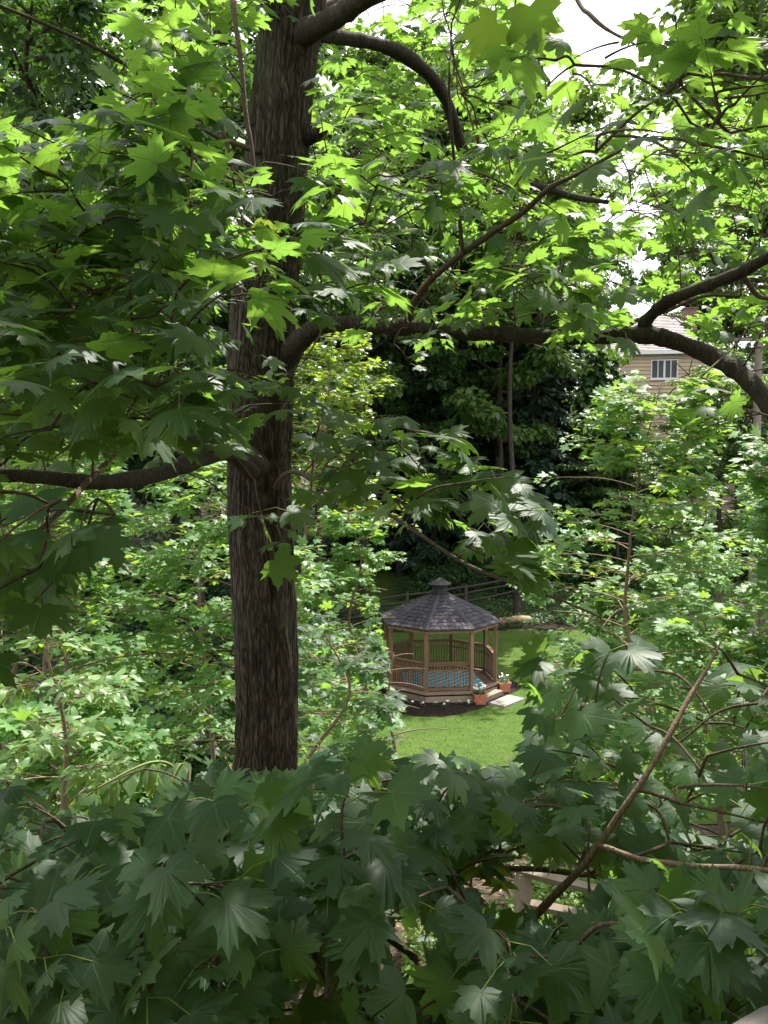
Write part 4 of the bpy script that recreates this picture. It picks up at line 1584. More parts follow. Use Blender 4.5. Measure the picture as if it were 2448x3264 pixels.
put(pn, used, 12.0, 49.5, 1.0, 'thin see-through pine in front of the house wall left of its window')
G4 = 'dark bushes along the edge of the wood'
for i in range(26):
    x = -9 + i * .95 + random.uniform(-.4, .4)
    if -5.8 < x < 1.2: y = 49.5 + random.uniform(-.6, .8)
    else: y = 43.5 + .10 * (x - 3) + random.uniform(-.8, 1.6)
    put((bA, bB)[i % 2], used, x, y, random.uniform(1.0, 1.7), 'dark bush at the foot of the wood behind the gazebo', G4, random.uniform(.8, 1.15))
put(bC, used, 4.6, 41.2, .62, 'small round bush in front of the fence right of the gazebo roof', None, .8)
G5 = 'green bushes below the hillside house'
for (x, y, s) in ((13, 47, 1.7), (14.8, 46, 2.0), (17, 47.5, 2.1), (19.5, 46, 2.0), (21.5, 47, 2.2), (12, 44.5, 1.5), (18, 50, 2.4), (24, 48, 2.4)):
    put(bC, used, x, y, s, 'green bush on the slope below the hillside house', G5)
G6 = 'dark bushes at the left behind the young maples'
for (x, y, s) in ((-7, 18, 1.9), (-9.5, 16, 2.1), (-5.4, 21, 1.9), (-11.5, 20, 2.2), (-6, 25, 1.9), (-4.6, 33, 1.7), (-8, 31, 2.2), (-13, 15, 2.4), (-3.4, 36.5, 1.3)):
    put((bA, bB)[int(s * 10) % 2], used, x, y, s, 'dark bush at the left edge of the lawn behind the young maples', G6)

for (x, y, s, hh) in ((13.1, 51.5, 1.05, 1.0), (12.5, 47.5, .95, .95), (14.2, 52.5, .95, .82), (11.2, 47.5, 1.1, 1.0)):
    put(pn, used, x, y, s, 'thin dark pine in the row between the hemlocks and the house wall', 'pines between the hemlocks and the house', hh)
for (x, y, s) in ((-10, 24, 2.4), (-12.5, 29, 2.6), (-15, 22, 2.5), (-9.5, 35, 2.3), (-6.5, 39, 2.0), (-17, 28, 2.8), (-12, 38, 2.6), (-7.6, 22, 2.0), (-20, 34, 3.0), (-15, 43, 2.6), (-8.5, 44, 2.2), (-8, 27.5, 2.2), (-5.2, 29.0, 1.7)):
    put((bA, bB)[int(s * 10) % 2], used, x, y, s, 'dark bush at the left edge of the lawn behind the young maples', G6)

# dogwood by the house balcony
dg = proto_tree('dogwood', M['lime'], seed=41, H=9.2, RAD=2.7, z0=.45, clumps=90, per=120, size=.12, flat=.25, tr=.12)
put(dg, used, 17.0, 46.0, 1.22, 'spreading dogwood with layered boughs in front of the house balcony', None, 1.0)

for (x, y, s) in ((13.7, 46.3, .78), (15.2, 47.3, .80), (12.2, 45.0, .82), (19.4, 46.5, 1.2), (18.6, 45.0, .9)):
    put(dg, used, x, y, s, 'spreading green tree with layered boughs on the slope below the house', 'layered green trees below the house')
dg['label'] = 'spreading dogwood with layered boughs in front of the house balcony'

# ================================================================== YOUNG MAPLES IN THE SUN
random.seed(99)
TZ = lambda x, y: float(terrain(x, y))


def sh(x, y, tx, ty, tz, rad, lat, size, lod, mat, label, group=None, **kw):
    return grow_shrub((x, y, TZ(x, y)), (tx, ty, tz), rad, lat, size, lod, [M[mat], M['petiole']], kw.pop('name', 'young_maple'), label, 'tree', group, **kw)


def win_keep(p):
    """boughs cleared where the lawn and gazebo show between the young maples"""
    v = p - np.array([1.7, 9.2, 3.0])      # sun reaches the ground cover by the fence here
    t = float(v @ SUN_DIR)
    if t > .8 and np.linalg.norm(v - SUN_DIR * t) < .6: return False
    x, y, f = proj(p)
    return not (inpoly(float(x), float(y), KEEP_GAZ) or inpoly(float(x), float(y), KEEP_WIN))


KEEP_WIN = [(1380, 735), (1490, 740), (1480, 790), (1470, 835), (1400, 845)]


KEEP_GAZ = [(815, 1230), (900, 1225), (960, 1215), (1120, 1300), (1200, 1340), (1150, 1370), (1115, 1400), (1105, 1450), (1145, 1560), (1150, 1640), (860, 1640), (880, 1500), (850, 1440), (825, 1340)]
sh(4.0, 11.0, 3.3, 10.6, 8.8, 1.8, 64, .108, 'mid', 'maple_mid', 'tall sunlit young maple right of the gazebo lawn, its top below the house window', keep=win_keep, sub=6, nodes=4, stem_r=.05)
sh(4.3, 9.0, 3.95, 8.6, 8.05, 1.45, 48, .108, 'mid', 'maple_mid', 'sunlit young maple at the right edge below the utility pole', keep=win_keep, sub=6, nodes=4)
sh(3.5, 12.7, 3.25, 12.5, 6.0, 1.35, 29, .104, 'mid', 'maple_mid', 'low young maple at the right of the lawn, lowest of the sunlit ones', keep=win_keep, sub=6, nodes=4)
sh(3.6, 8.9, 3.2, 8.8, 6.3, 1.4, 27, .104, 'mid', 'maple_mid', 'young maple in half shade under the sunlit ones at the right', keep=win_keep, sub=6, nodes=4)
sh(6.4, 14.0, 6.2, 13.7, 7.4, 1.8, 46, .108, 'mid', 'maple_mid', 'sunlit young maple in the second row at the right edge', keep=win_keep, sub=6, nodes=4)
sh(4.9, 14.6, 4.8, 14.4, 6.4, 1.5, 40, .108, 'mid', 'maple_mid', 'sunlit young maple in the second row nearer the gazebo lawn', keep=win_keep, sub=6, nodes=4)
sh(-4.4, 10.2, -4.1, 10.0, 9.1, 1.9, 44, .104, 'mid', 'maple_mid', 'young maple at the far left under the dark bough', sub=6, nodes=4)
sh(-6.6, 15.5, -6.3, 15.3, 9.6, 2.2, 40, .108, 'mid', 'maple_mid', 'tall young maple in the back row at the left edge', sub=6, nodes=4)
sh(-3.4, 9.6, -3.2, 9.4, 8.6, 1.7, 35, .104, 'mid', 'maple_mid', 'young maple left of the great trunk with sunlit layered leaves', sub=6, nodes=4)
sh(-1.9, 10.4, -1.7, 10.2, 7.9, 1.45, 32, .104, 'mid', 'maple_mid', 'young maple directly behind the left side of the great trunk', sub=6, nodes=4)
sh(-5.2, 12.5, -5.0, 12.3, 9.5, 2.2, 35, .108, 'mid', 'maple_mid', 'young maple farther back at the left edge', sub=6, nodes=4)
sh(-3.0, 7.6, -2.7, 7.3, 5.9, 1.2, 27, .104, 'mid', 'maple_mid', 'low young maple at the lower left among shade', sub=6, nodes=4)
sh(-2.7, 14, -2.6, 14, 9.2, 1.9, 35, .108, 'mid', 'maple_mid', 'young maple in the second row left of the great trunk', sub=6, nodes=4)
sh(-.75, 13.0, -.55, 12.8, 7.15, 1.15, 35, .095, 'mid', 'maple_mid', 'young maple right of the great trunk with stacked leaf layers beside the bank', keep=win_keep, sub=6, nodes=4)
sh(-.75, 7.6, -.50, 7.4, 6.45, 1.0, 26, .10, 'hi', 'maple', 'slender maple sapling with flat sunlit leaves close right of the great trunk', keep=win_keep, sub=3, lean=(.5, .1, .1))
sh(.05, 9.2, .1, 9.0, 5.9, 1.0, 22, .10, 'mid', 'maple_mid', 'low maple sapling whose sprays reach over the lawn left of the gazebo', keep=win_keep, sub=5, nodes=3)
sh(-1.9, 19.5, -1.1, 19.0, 10.4, 2.6, 60, .11, 'mid', 'maple_pale', 'yellow green maple in sun with seed clusters behind the great trunk', name='maple_tree', sub=5, start=.5, stem_r=.09, nodes=4)
sh(-2.1, 5.3, -1.98, 5.1, 6.85, .62, 20, .085, 'oval', 'box', 'pale green ash sapling with pointed leaflets at the left edge', name='ash_sapling', sub=5, cam=.3, nodes=4, plen=.5)

# ================================================================== THE GREAT MAPLE
random.seed(2024)
RNG = np.random.default_rng(2024)


def rid_noise(th, z):
    """interlacing vertical bark ridges"""
    w = .35 * (vnoise(z * 1.6 + 9, th * 2.2, 1) - .5)
    a = vnoise((th + w) * 10.5 / 1.0, z * 2.4, 2)
    b = vnoise((th + w * 1.3) * 17.0, z * 5.2, 3)
    r1, r2 = 1 - np.abs(2 * a - 1), 1 - np.abs(2 * b - 1)
    return .62 * r1 ** 1.6 + .38 * r2


def great_trunk(parent, org):
    ctl = [(748, 745, 3350, 6.0), (795, 215, 2950, 6.0), (842, 206, 2530, 6.0), (850, 200, 2200, 6.0), (837, 200, 1770, 5.98), (826, 200, 1475, 5.95), (832, 200, 1180, 5.9),
           (850, 192, 885, 5.82), (878, 188, 590, 5.75), (902, 188, 295, 5.7), (935, 205, 20, 5.66), (965, 170, -250, 5.62), (985, 150, -600, 5.6)]
    ctl[0] = (758, 235, 3350, 6.0)
    pts = [P(c, y, Y) for c, w, y, Y in ctl]
    rad = [w / FPX * Y / 2 * 1.0 for c, w, y, Y in ctl]
    g = float(terrain(pts[0][0], 6.0))
    pts = [np.array([pts[0][0] - .02, 6.0, g - .3])] + pts
    rad = [.34] + rad
    pts.append(pts[-1] + np.array([.2, .1, 3.0])); rad.append(.10)
    pts.append(pts[-1] + np.array([.1, .2, 2.5])); rad.append(.03)
    sp = catmull(pts, 34)
    rr = np.interp(np.linspace(0, len(pts) - 1, len(sp)), np.arange(len(pts)), rad)
    ns = 220
    th = np.linspace(0, 2 * pi, ns, endpoint=False)
    TH, ZZ = np.meshgrid(th, sp[:, 2])
    # sample noise on a closed loop: blend two copies so no seam shows
    d1, d2 = rid_noise(TH, ZZ), rid_noise(TH - 2 * pi, ZZ)
    bl = smooth(5.2, 6.2, TH)
    disp = d1 * (1 - bl) + d2 * bl
    lump = .035 * (vnoise(np.cos(TH) * 2 + 7, ZZ * 1.3 + np.sin(TH) * 2, 6) - .5)
    R_ = rr[:, None] * (0.945 + .11 * disp) + lump
    V = np.stack([sp[:, 0:1] + R_ * np.cos(TH), sp[:, 1:2] + R_ * np.sin(TH), np.broadcast_to(sp[:, 2:3], TH.shape)], -1).reshape(-1, 3) - org
    n = len(sp)
    i = np.arange(n - 1)[:, None] * ns
    j = np.arange(ns)[None]
    k = (j + 1) % ns
    F = np.stack([i + j, i + k, i + ns + k, i + ns + j], -1).reshape(-1, 4)
    mb = MB()
    mb.add(V, F, rn=disp.ravel())
    mb.build('trunk', M['bark'], parent, True)
    return sp, rr


TB = P(758, 3350, 6.0)
ORG = np.array([TB[0], 6.0, float(terrain(TB[0], 6.0))])
maple = empty('maple_tree', ORG)
tag(maple, 'great maple with furrowed dark trunk standing before the whole view', 'tree')
TSP, TRR = great_trunk(maple, ORG)
SKEL = []                     # (point, radius) of every limb, twigs hang on these


def limb(pts, r, name='bough', parent=maple, org=ORG, mat='bark_smooth', sides=14, rough=.12, skel=SKEL):
    """pts: (x, y in the 1659-wide view, distance Y)"""
    c = np.array([Q(*p) for p in pts])
    sp = catmull(c, 10)
    rr = np.interp(np.linspace(0, len(pts) - 1, len(sp)), np.arange(len(pts)), r)
    mb = MB()
    n = len(sp)
    rr2 = rr * (1 + rough * (vnoise(np.arange(n) * .45, np.full(n, len(skel) * .1), 3) - .5) * 2)
    mb.tube(sp - org, rr2, sides)
    mb.build(name, M[mat], parent, True)
    for p, q in zip(sp, rr): skel.append((p, q))
    return sp


px2m = lambda px, Y: px * K / FPX * Y / 2          # width in the 1659 view -> radius
# A: the long bough to the right, sagging at its end
limb([(570, 815, 5.95), (612, 775, 5.85), (645, 738, 5.7), (690, 706, 5.55), (760, 700, 5.45), (860, 706, 5.35), (960, 716, 5.25), (1060, 720, 5.15), (1180, 728, 5.05), (1300, 728, 4.95),
      (1385, 722, 4.85), (1450, 735, 4.75), (1520, 762, 4.65), (1590, 800, 4.5), (1650, 860, 4.3), (1720, 960, 4.1)],
     [.13, .10, .068, px2m(38, 5.55), px2m(35, 5.4), px2m(36, 5.3), px2m(33, 5.2), px2m(34, 5.1), px2m(31, 5), px2m(32, 4.9), px2m(40, 4.85), px2m(36, 4.7), px2m(38, 4.6), px2m(40, 4.5), px2m(42, 4.3), .03])
limb([(1385, 715, 4.85), (1400, 688, 4.8), (1450, 648, 4.65), (1540, 612, 4.45), (1600, 588, 4.3), (1680, 545, 4.1)], [px2m(30, 4.8), px2m(27, 4.8), px2m(28, 4.6), px2m(27, 4.4), px2m(27, 4.2), px2m(25, 4.1)])
limb([(882, 706, 5.35), (886, 672, 5.3), (902, 640, 5.25), (935, 600, 5.15), (990, 555, 5.05), (1060, 505, 4.9), (1130, 458, 4.75), (1190, 405, 4.6), (1250, 375, 4.5), (1330, 330, 4.35), (1400, 290, 4.2)],
     [.028, .022, .021, .02, .018, .017, .015, .013, .011, .009, .006], mat='twig', sides=8)
limb([(885, 668, 5.3), (862, 660, 5.25), (830, 655, 5.15), (790, 632, 5.0), (745, 605, 4.9), (705, 575, 4.8)], [.014, .013, .012, .010, .008, .006], mat='twig', sides=7)
limb([(935, 600, 5.15), (915, 560, 5.1), (893, 545, 5.0), (890, 480, 4.9)], [.011, .009, .007, .005], mat='twig', sides=7)
limb([(1000, 548, 5.0), (990, 450, 4.9), (980, 340, 4.8), (970, 200, 4.6), (975, 90, 4.5)], [.012, .011, .009, .007, .005], mat='twig', sides=7)
limb([(1600, 590, 4.3), (1640, 640, 4.3), (1690, 640, 4.2)], [.014, .012, .01], mat='twig', sides=7)
limb([(1345, 712, 4.9), (1380, 690, 4.9), (1440, 672, 4.9), (1520, 640, 4.85), (1600, 640, 4.8)], [.013, .011, .010, .008, .006], mat='twig', sides=7)
# B: the upper bough that dips to the right
limb([(640, 40, 5.7), (685, 62, 5.8), (735, 80, 6.0), (800, 92, 6.2), (868, 116, 6.4), (930, 165, 6.6), (965, 220, 6.8), (988, 290, 7.0), (1008, 335, 7.1), (1070, 390, 7.2), (1160, 402, 7.3), (1240, 425, 7.4), (1335, 440, 7.5)],
     [.10, .085, px2m(28, 6), px2m(28, 6.2), px2m(29, 6.4), px2m(27, 6.6), px2m(27, 6.8), px2m(24, 7), px2m(26, 7.1), px2m(20, 7.2), px2m(17, 7.3), px2m(15, 7.4), px2m(9, 7.5)])
# C: bough climbing out of the frame
limb([(620, 95, 5.65), (660, 70, 5.5), (700, 50, 5.35), (745, 25, 5.2), (790, -5, 5.1), (860, -60, 4.9), (960, -150, 4.7)], [.09, .075, px2m(46, 5.35), px2m(44, 5.2), px2m(42, 5.1), .06, .03])
# stub on the right of the trunk
limb([(640, 300, 5.7), (672, 288, 5.65), (705, 275, 5.62)], [.085, .065, .03], name='branch_stub', mat='bark', sides=12)
# E, D: dark boughs to the left
limb([(560, 1010, 5.85), (520, 985, 5.55), (480, 972, 5.2), (420, 995, 4.9), (350, 1022, 4.6), (280, 1036, 4.3), (200, 1042, 4.0), (100, 1032, 3.8), (0, 1028, 3.6), (-120, 1040, 3.3)],
     [.10, .075, .060, .05, px2m(36, 4.6), px2m(36, 4.3), px2m(34, 4.0), px2m(30, 3.8), px2m(27, 3.6), .025])
limb([(545, 1020, 5.7), (505, 982, 5.35), (470, 956, 5.0), (420, 948, 4.7), (360, 950, 4.4), (310, 955, 4.2), (230, 900, 3.9), (160, 845, 3.7), (80, 785, 3.5), (0, 730, 3.3), (-60, 690, 3.2)],
     [.06, .045, .035, .026, .020, .018, .016, .015, .014, .012, .010], sides=10)
limb([(270, 960, 3.8), (230, 1000, 3.5), (185, 1045, 3.25), (140, 1095, 3.0), (80, 1150, 2.75), (20, 1200, 2.55)], [.007, .010, .011, .011, .010, .008], mat='twig', sides=8)
limb([(300, 955, 4.2), (320, 890, 4.1), (350, 830, 4.0), (390, 740, 3.9), (420, 640, 3.8), (440, 560, 3.7)], [.010, .009, .008, .007, .006, .004], mat='twig', sides=7)
limb([(100, 795, 3.55), (125, 700, 3.45), (140, 640, 3.35), (165, 580, 3.25), (235, 495, 3.1)], [.010, .009, .008, .008, .006], mat='twig', sides=7)
limb([(200, 880, 3.8), (170, 960, 3.6), (150, 900, 3.5), (120, 860, 3.4)], [.008, .007, .006, .004], mat='twig', sides=7)
# G, H, I: twigs hanging in front of the upper trunk and top left
limb([(560, -300, 4.9), (520, -120, 4.6), (503, -20, 4.4), (510, 60, 4.3), (520, 130, 4.25), (530, 240, 4.2), (545, 330, 4.15), (550, 420, 4.1)], [.03, .02, .013, .012, .012, .011, .010, .007], mat='twig', sides=8)
limb([(430, -250, 5.4), (395, -40, 5.2), (415, 60, 5.2), (440, 150, 5.15), (470, 240, 5.1), (490, 310, 5.1), (512, 385, 5.05)], [.03, .018, .015, .013, .012, .011, .008], mat='twig', sides=8)
limb([(560, 330, 5.6), (460, 290, 5.0), (390, 240, 4.6), (330, 200, 4.4), (285, 150, 4.2), (200, 100, 4.0), (120, 62, 3.85), (0, 12, 3.7), (-80, -20, 3.6)], [.02, .015, .013, .011, .010, .009, .008, .007, .005], mat='twig', sides=7)
limb([(550, 560, 5.7), (470, 500, 5.2), (400, 430, 4.8), (350, 380, 4.5), (310, 330, 4.3), (250, 300, 4.1)], [.02, .014, .011, .009, .007, .004], mat='twig', sides=7)
limb([(1180, -160, 3.6), (1245, -5, 3.1), (1275, 32, 2.95), (1312, 64, 2.85), (1370, 95, 2.75)], [.012, .008, .0075, .006, .003], mat='twig', sides=8)
limb([(1760, 160, 3.4), (1690, 165, 3.2), (1620, 168, 3.0), (1560, 160, 2.9), (1510, 168, 2.85), (1460, 200, 2.8)], [.009, .007, .006, .005, .004, .003], mat='twig', sides=8)
# M: long twig pointing at the gazebo
limb([(590, 1060, 5.9), (610, 1030, 5.5), (640, 1020, 5.1), (690, 1045, 4.7), (745, 1075, 4.4), (830, 1106, 4.1), (900, 1150, 3.85), (960, 1190, 3.7), (1010, 1220, 3.6), (1080, 1250, 3.45), (1150, 1275, 3.3), (1220, 1300, 3.2), (1300, 1335, 3.1)],
     [.022, .016, .013, .011, .0095, .0085, .008, .0075, .007, .0065, .006, .005, .004], mat='twig', sides=8)
limb([(985, 1208, 3.65), (1010, 1190, 3.6), (1050, 1188, 3.5), (1085, 1170, 3.4)], [.006, .006, .005, .004], mat='twig', sides=7)

# ------------------------------------------------------------------ its leaves
KEEPOUT = [  # places in the photo's view kept open (the twigs were pruned / grow elsewhere): polygon, applies nearer than
    (KEEP_GAZ, 30), ([(492, 1180), (640, 1180), (648, 1640), (500, 1640)], 7), ([(520, 60), (650, 60), (660, 330), (540, 330)], 5.4), ([(545, 860), (625, 860), (630, 1130), (540, 1130)], 5.4), ([(585, 330), (640, 330), (632, 480), (580, 480)], 5.4), ([(500, 640), (640, 680), (640, 800), (500, 800)], 5.4),
    ([(495, 1560), (648, 1560), (648, 1690), (500, 1690)], 6), ([(1370, 690), (1480, 690), (1480, 820), (1385, 830)], 30), ([(1110, -20), (1470, -20), (1440, 90), (1330, 130), (1250, 120), (1180, 70)], 20), ([(1215, 170), (1345, 160), (1330, 260), (1215, 290)], 20),
    ([(1335, 560), (1400, 550), (1420, 600), (1350, 620)], 20),
    ([(940, 760), (1300, 760), (1290, 860), (1240, 1010), (1210, 1080), (1050, 1000), (1010, 960), (930, 880)], 8), ([(640, 690), (1400, 690), (1400, 750), (640, 770)], 4.2),
    ([(1240, 860), (1659, 920), (1659, 1400), (1180, 1380), (1230, 1240)], 4.2), ([(-20, 1008), (430, 1000), (430, 1050), (-20, 1062)], 4.0), ([(-20, 1390), (480, 1390), (480, 1600), (330, 1640), (150, 1690), (-20, 1690)], 3.9), ([(1000, 1865), (1120, 1890), (1120, 1990), (1020, 1970)], 6), ([(1140, 1850), (1280, 1880), (1270, 1985), (1140, 1985)], 6), ([(100, 1580), (430, 1580), (430, 1700), (330, 1745), (110, 1770)], 3.3), ([(610, 2110), (700, 2110), (690, 2200), (600, 2200)], 3), ([(560, 1925), (620, 1925), (620, 1975), (560, 1975)], 3), ([(1480, 1730), (1580, 1730), (1580, 1800), (1480, 1800)], 3),
    ([(820, 1965), (985, 2040), (965, 2130), (840, 2090)], 6), ([(60, 1450), (170, 1450), (170, 1600), (0, 1620), (0, 1450)], 5), ([(0, 40), (260, 60), (200, 250), (0, 260)], 6),
    ([(640, 790), (930, 800), (910, 900), (640, 890)], 7.5), ([(250, 1060), (490, 1060), (490, 1640), (330, 1600), (330, 1300)], 4.5), ([(640, 1130), (820, 1130), (820, 1640), (640, 1640)], 5.0)]


def strip(pts, w, far, prob=1.0):
    """open strip along a limb so that it shows between the leaves in front"""
    out = []
    for (a, b), (c, d) in zip(pts[:-1], pts[1:]):
        L = sqrt((c - a) ** 2 + (d - b) ** 2)
        nx, ny = -(d - b) / L * w, (c - a) / L * w
        out.append(([(a + nx, b + ny), (c + nx, d + ny), (c - nx, d - ny), (a - nx, b - ny)], far, prob))
    return out


KEEPOUT = [k if len(k) == 3 else (*k, 1.0) for k in KEEPOUT]
KEEPOUT += strip([(735, 80), (800, 92), (868, 116), (930, 165), (965, 220), (988, 290), (1005, 330)], 26, 6.3, .85)
KEEPOUT += strip([(1160, 402), (1240, 425), (1335, 440)], 16, 7.2, .7)
KEEPOUT += strip([(885, 690), (902, 640), (935, 600), (990, 555), (1060, 505), (1130, 458), (1190, 405)], 26, 4.9, .8)
KEEPOUT += strip([(1400, 688), (1450, 648), (1540, 612), (1659, 555)], 28, 4.4, .9)
KEEPOUT += strip([(1480, 745), (1560, 780), (1659, 870)], 30, 4.3, .8)
KEEPOUT += strip([(1165, 1968), (1258, 1872), (1355, 1735), (1450, 1580), (1490, 1505)], 34, 1.99, .9)
KEEPOUT += strip([(1300, 1826), (1382, 1856), (1480, 1868), (1659, 1880)], 24, 1.9, .8)
KEEPOUT += strip([(830, 1106), (900, 1150), (1000, 1215), (1080, 1250)], 20, 3.6, .8)
KEEPOUT += strip([(503, 0), (520, 130), (530, 240), (545, 330)], 12, 4.2, .7)


SHAFTS = [(Q(240, 1680, 3.35), .32), (Q(340, 1650, 3.48), .25), (np.array([-2.0, 5.1, 6.6]), .55), (Q(1240, 728, 5.0), .16), (Q(1560, 1440, 2.4), .2), (Q(1500, 820, 4.2), .2)]


def shaft_ok(p):
    """gaps in the crown through which the sun reaches what it lights below"""
    for o_, r_ in SHAFTS:
        v = p - o_
        t = float(v @ SUN_DIR)
        if t > .35 and np.linalg.norm(v - SUN_DIR * t) < r_: return False
    return True


def keep(p):
    if not shaft_ok(p): return False
    x, y, f = proj(p)
    x, y = float(x), float(y)
    for poly, far, pr in KEEPOUT:
        if f < far and inpoly(x, y, poly) and (pr >= 1 or random.random() < pr): return False
    return True


def connect(S, p0, skel, r0=.0045, maxd=1.9):
    a = np.array([q[0] for q in skel])
    dv = a - p0
    d = np.linalg.norm(dv, axis=1) + .35 * np.maximum(0, dv[:, 2])
    i = int(np.argmin(d))
    s, sr = skel[i]
    L = np.linalg.norm(p0 - s)
    if L > .06:
        m = (s + p0) / 2 + UPV * .08 * L + RNG.normal(0, .05, 3) * L
        pts = catmull([s, m, p0], 5)
        if L > maxd or not all(keep(q) for q in pts[3::3]): return None
        r = np.linspace(min(sr * .8, r0 + .0028 * L), r0, len(pts))
        S.twigs.append((pts, r))
        for p, q in zip(pts[2:], r[2:]): skel.append((p, q))
    return s


def region(S, skel, rect, Yr, n, size, cam=0.0, jit=.3, nodes=3, L=(.15, .35), out=(0, -1, 0), spread=.9, plen=1.0, up=1.0, keepf=keep):
    x0, y0, x1, y1 = rect
    seeds = []
    for k in range(n):
        Y = random.uniform(*Yr)
        seeds.append(Q(random.uniform(x0, x1), random.uniform(y0, y1), Y))
    seeds.sort(key=lambda p: np.linalg.norm(p - skel[0][0]))
    for p in seeds:
        if not keepf(p): continue
        n0, t0, k0 = len(S.pos), len(S.twigs), len(skel)
        s = connect(S, p, skel)
        if s is None: continue
        d = nrm(nrm(p - s) * .5 + np.array(out) * .5 + RNG.normal(0, spread * .5, 3) * np.array([1, 1, .5]))
        S.twig(p, d, random.uniform(*L), nodes, size, cam, jit, plen, .0038, keepf, .15, up)
        if len(S.pos) < n0 + 2: del S.twigs[t0:], skel[k0:]


S = Spray()
TR_SK = [(p, r) for p, r in zip(TSP[::4], TRR[::4]) if 6.2 < p[2] < 12]
sk = SKEL
region(S, sk, (120, 120, 560, 420), (2.9, 4.6), 55, .108, 0, .3, 3, out=(-.5, -.7, .1))
region(S, sk, (0, 290, 420, 640), (2.5, 4.2), 64, .112, 0, .28, 3, out=(-.6, -.6, .05))
region(S, sk, (0, 560, 480, 960), (2.2, 4.4), 94, .112, .15, .28, 3, out=(-.6, -.6, 0))
region(S, sk, (-60, 980, 300, 1250), (1.7, 2.4), 34, .11, .25, .35, 2, out=(-.4, -.6, -.2))
region(S, sk, (330, 0, 560, 240), (3.8, 6.0), 37, .106, 0, .3, 3, out=(-.2, -.6, .2))
region(S, sk, (440, 340, 700, 700), (2.9, 5.0), 55, .108, .1, .28, 3, out=(.2, -.8, 0))
region(S, sk, (430, 780, 760, 1130), (2.7, 4.6), 55, .095, .15, .22, 3, out=(.2, -.8, -.1))
region(S, sk, (300, 640, 520, 1000), (3.6, 5.4), 51, .106, .15, .28, 3, out=(-.3, -.7, 0))
region(S, sk, (680, -40, 1080, 430), (5.0, 7.8), 172, .104, 0, .3, 3, out=(.4, -.3, .1))
region(S, sk, (860, 0, 1200, 430), (3.4, 5.0), 29, .092, 0, .4, 2, out=(.5, -.5, .1))
region(S, sk, (700, 300, 1240, 680), (3.5, 6.0), 111, .106, .1, .28, 3, out=(.4, -.6, 0))
region(S, sk, (1230, 260, 1680, 690), (4.6, 7.4), 155, .106, 0, .3, 3, out=(.5, -.4, .05))
region(S, sk, (1080, 500, 1300, 700), (4.2, 6.0), 34, .106, 0, .3, 3, out=(.4, -.6, 0))
region(S, sk, (1180, 90, 1600, 330), (2.0, 3.0), 18, .095, 0, .45, 1, out=(.3, -.7, .1), L=(.1, .2))
region(S, sk, (1480, 640, 1700, 900), (3.2, 4.6), 48, .092, .1, .35, 2, out=(.3, -.6, -.1))
region(S, sk, (650, 720, 900, 960), (4.6, 6.2), 19, .09, .1, .32, 3, out=(.5, -.4, -.1))
region(S, sk, (760, 930, 1030, 1120), (3.0, 3.9), 25, .10, .25, .3, 2, out=(.6, -.5, -.1), L=(.12, .25))
region(S, sk, (1000, 1040, 1290, 1320), (2.9, 3.5), 34, .125, .6, .4, 2, out=(.6, -.5, .1), L=(.1, .22))
free = lambda q: True
region(S, sk, (490, 340, 660, 650), (3.2, 5.0), 11, .10, .1, .3, 2, out=(.2, -.8, 0), keepf=shaft_ok)
region(S, sk, (480, 800, 640, 1120), (3.0, 4.8), 11, .105, .2, .3, 2, out=(.2, -.8, -.1), keepf=shaft_ok)
region(S, sk, (1200, 60, 1340, 230), (2.3, 2.9), 11, .095, .1, .4, 1, out=(.3, -.6, .1), L=(.08, .15), keepf=free)
region(S, sk, (1400, 20, 1490, 130), (2.3, 2.8), 4, .095, .1, .4, 1, out=(.3, -.6, .1), L=(.08, .15), keepf=free)
region(S, sk, (1540, 190, 1640, 280), (2.0, 2.4), 3, .105, .0, .5, 1, out=(.3, -.6, .1), L=(.08, .15), keepf=free)
# unseen crown above the frame, its clumps placed to shade the leaves below
crown_mb, crown_tw = MB(), MB()
SC_ = Spray()
for k in range(230):
    z = random.uniform(10.9, 16.5)
    rr_ = 4.6 * sqrt(random.random()) * (1.15 - .1 * (z - 11))
    a = random.uniform(0, 2 * pi)
    p = np.array([-.2 + rr_ * cos(a) * 1.1, 5.0 + rr_ * sin(a) * .9, z])
    if p[1] > 5.8 or (p[0] < .8 and p[1] > 3.2): continue  # left open so that sun gets to the leaves in view
    x, y, f = proj(p)
    if f > 0 and y > -80 and -150 < x < 1800: continue
    for q in range(5):
        c = p + RNG.normal(0, .35, 3)
        x, y, f = proj(c)
        if f > 0 and y > -60 and -100 < x < 1750: continue
        SC_.twig(c, nrm(RNG.normal(0, 1, 3) * [1, 1, .3]), .35, 3, .10, 0, .35, 1.0, keep=shaft_ok)
for k in range(210):      # unseen boughs over the deck, added to shade the front leaves
    p = np.array([random.uniform(-4, 4.5), random.uniform(-1.2, 4.0), random.uniform(9.6, 12.5)])
    for q in range(5):
        c = p + RNG.normal(0, .35, 3)
        x, y, f = proj(c)
        if f > 0.2 and y > -150 and -200 < x < 1850: continue
        SC_.twig(c, nrm(RNG.normal(0, 1, 3) * [1, 1, .3]), .35, 3, .10, 0, .35, 1.0, keep=shaft_ok)
SC_.pos = [p - ORG for p in SC_.pos]; SC_.twigs = [(p - ORG, r) for p, r in SC_.twigs]
SC_.emit(crown_mb, 'mid', crown_tw)
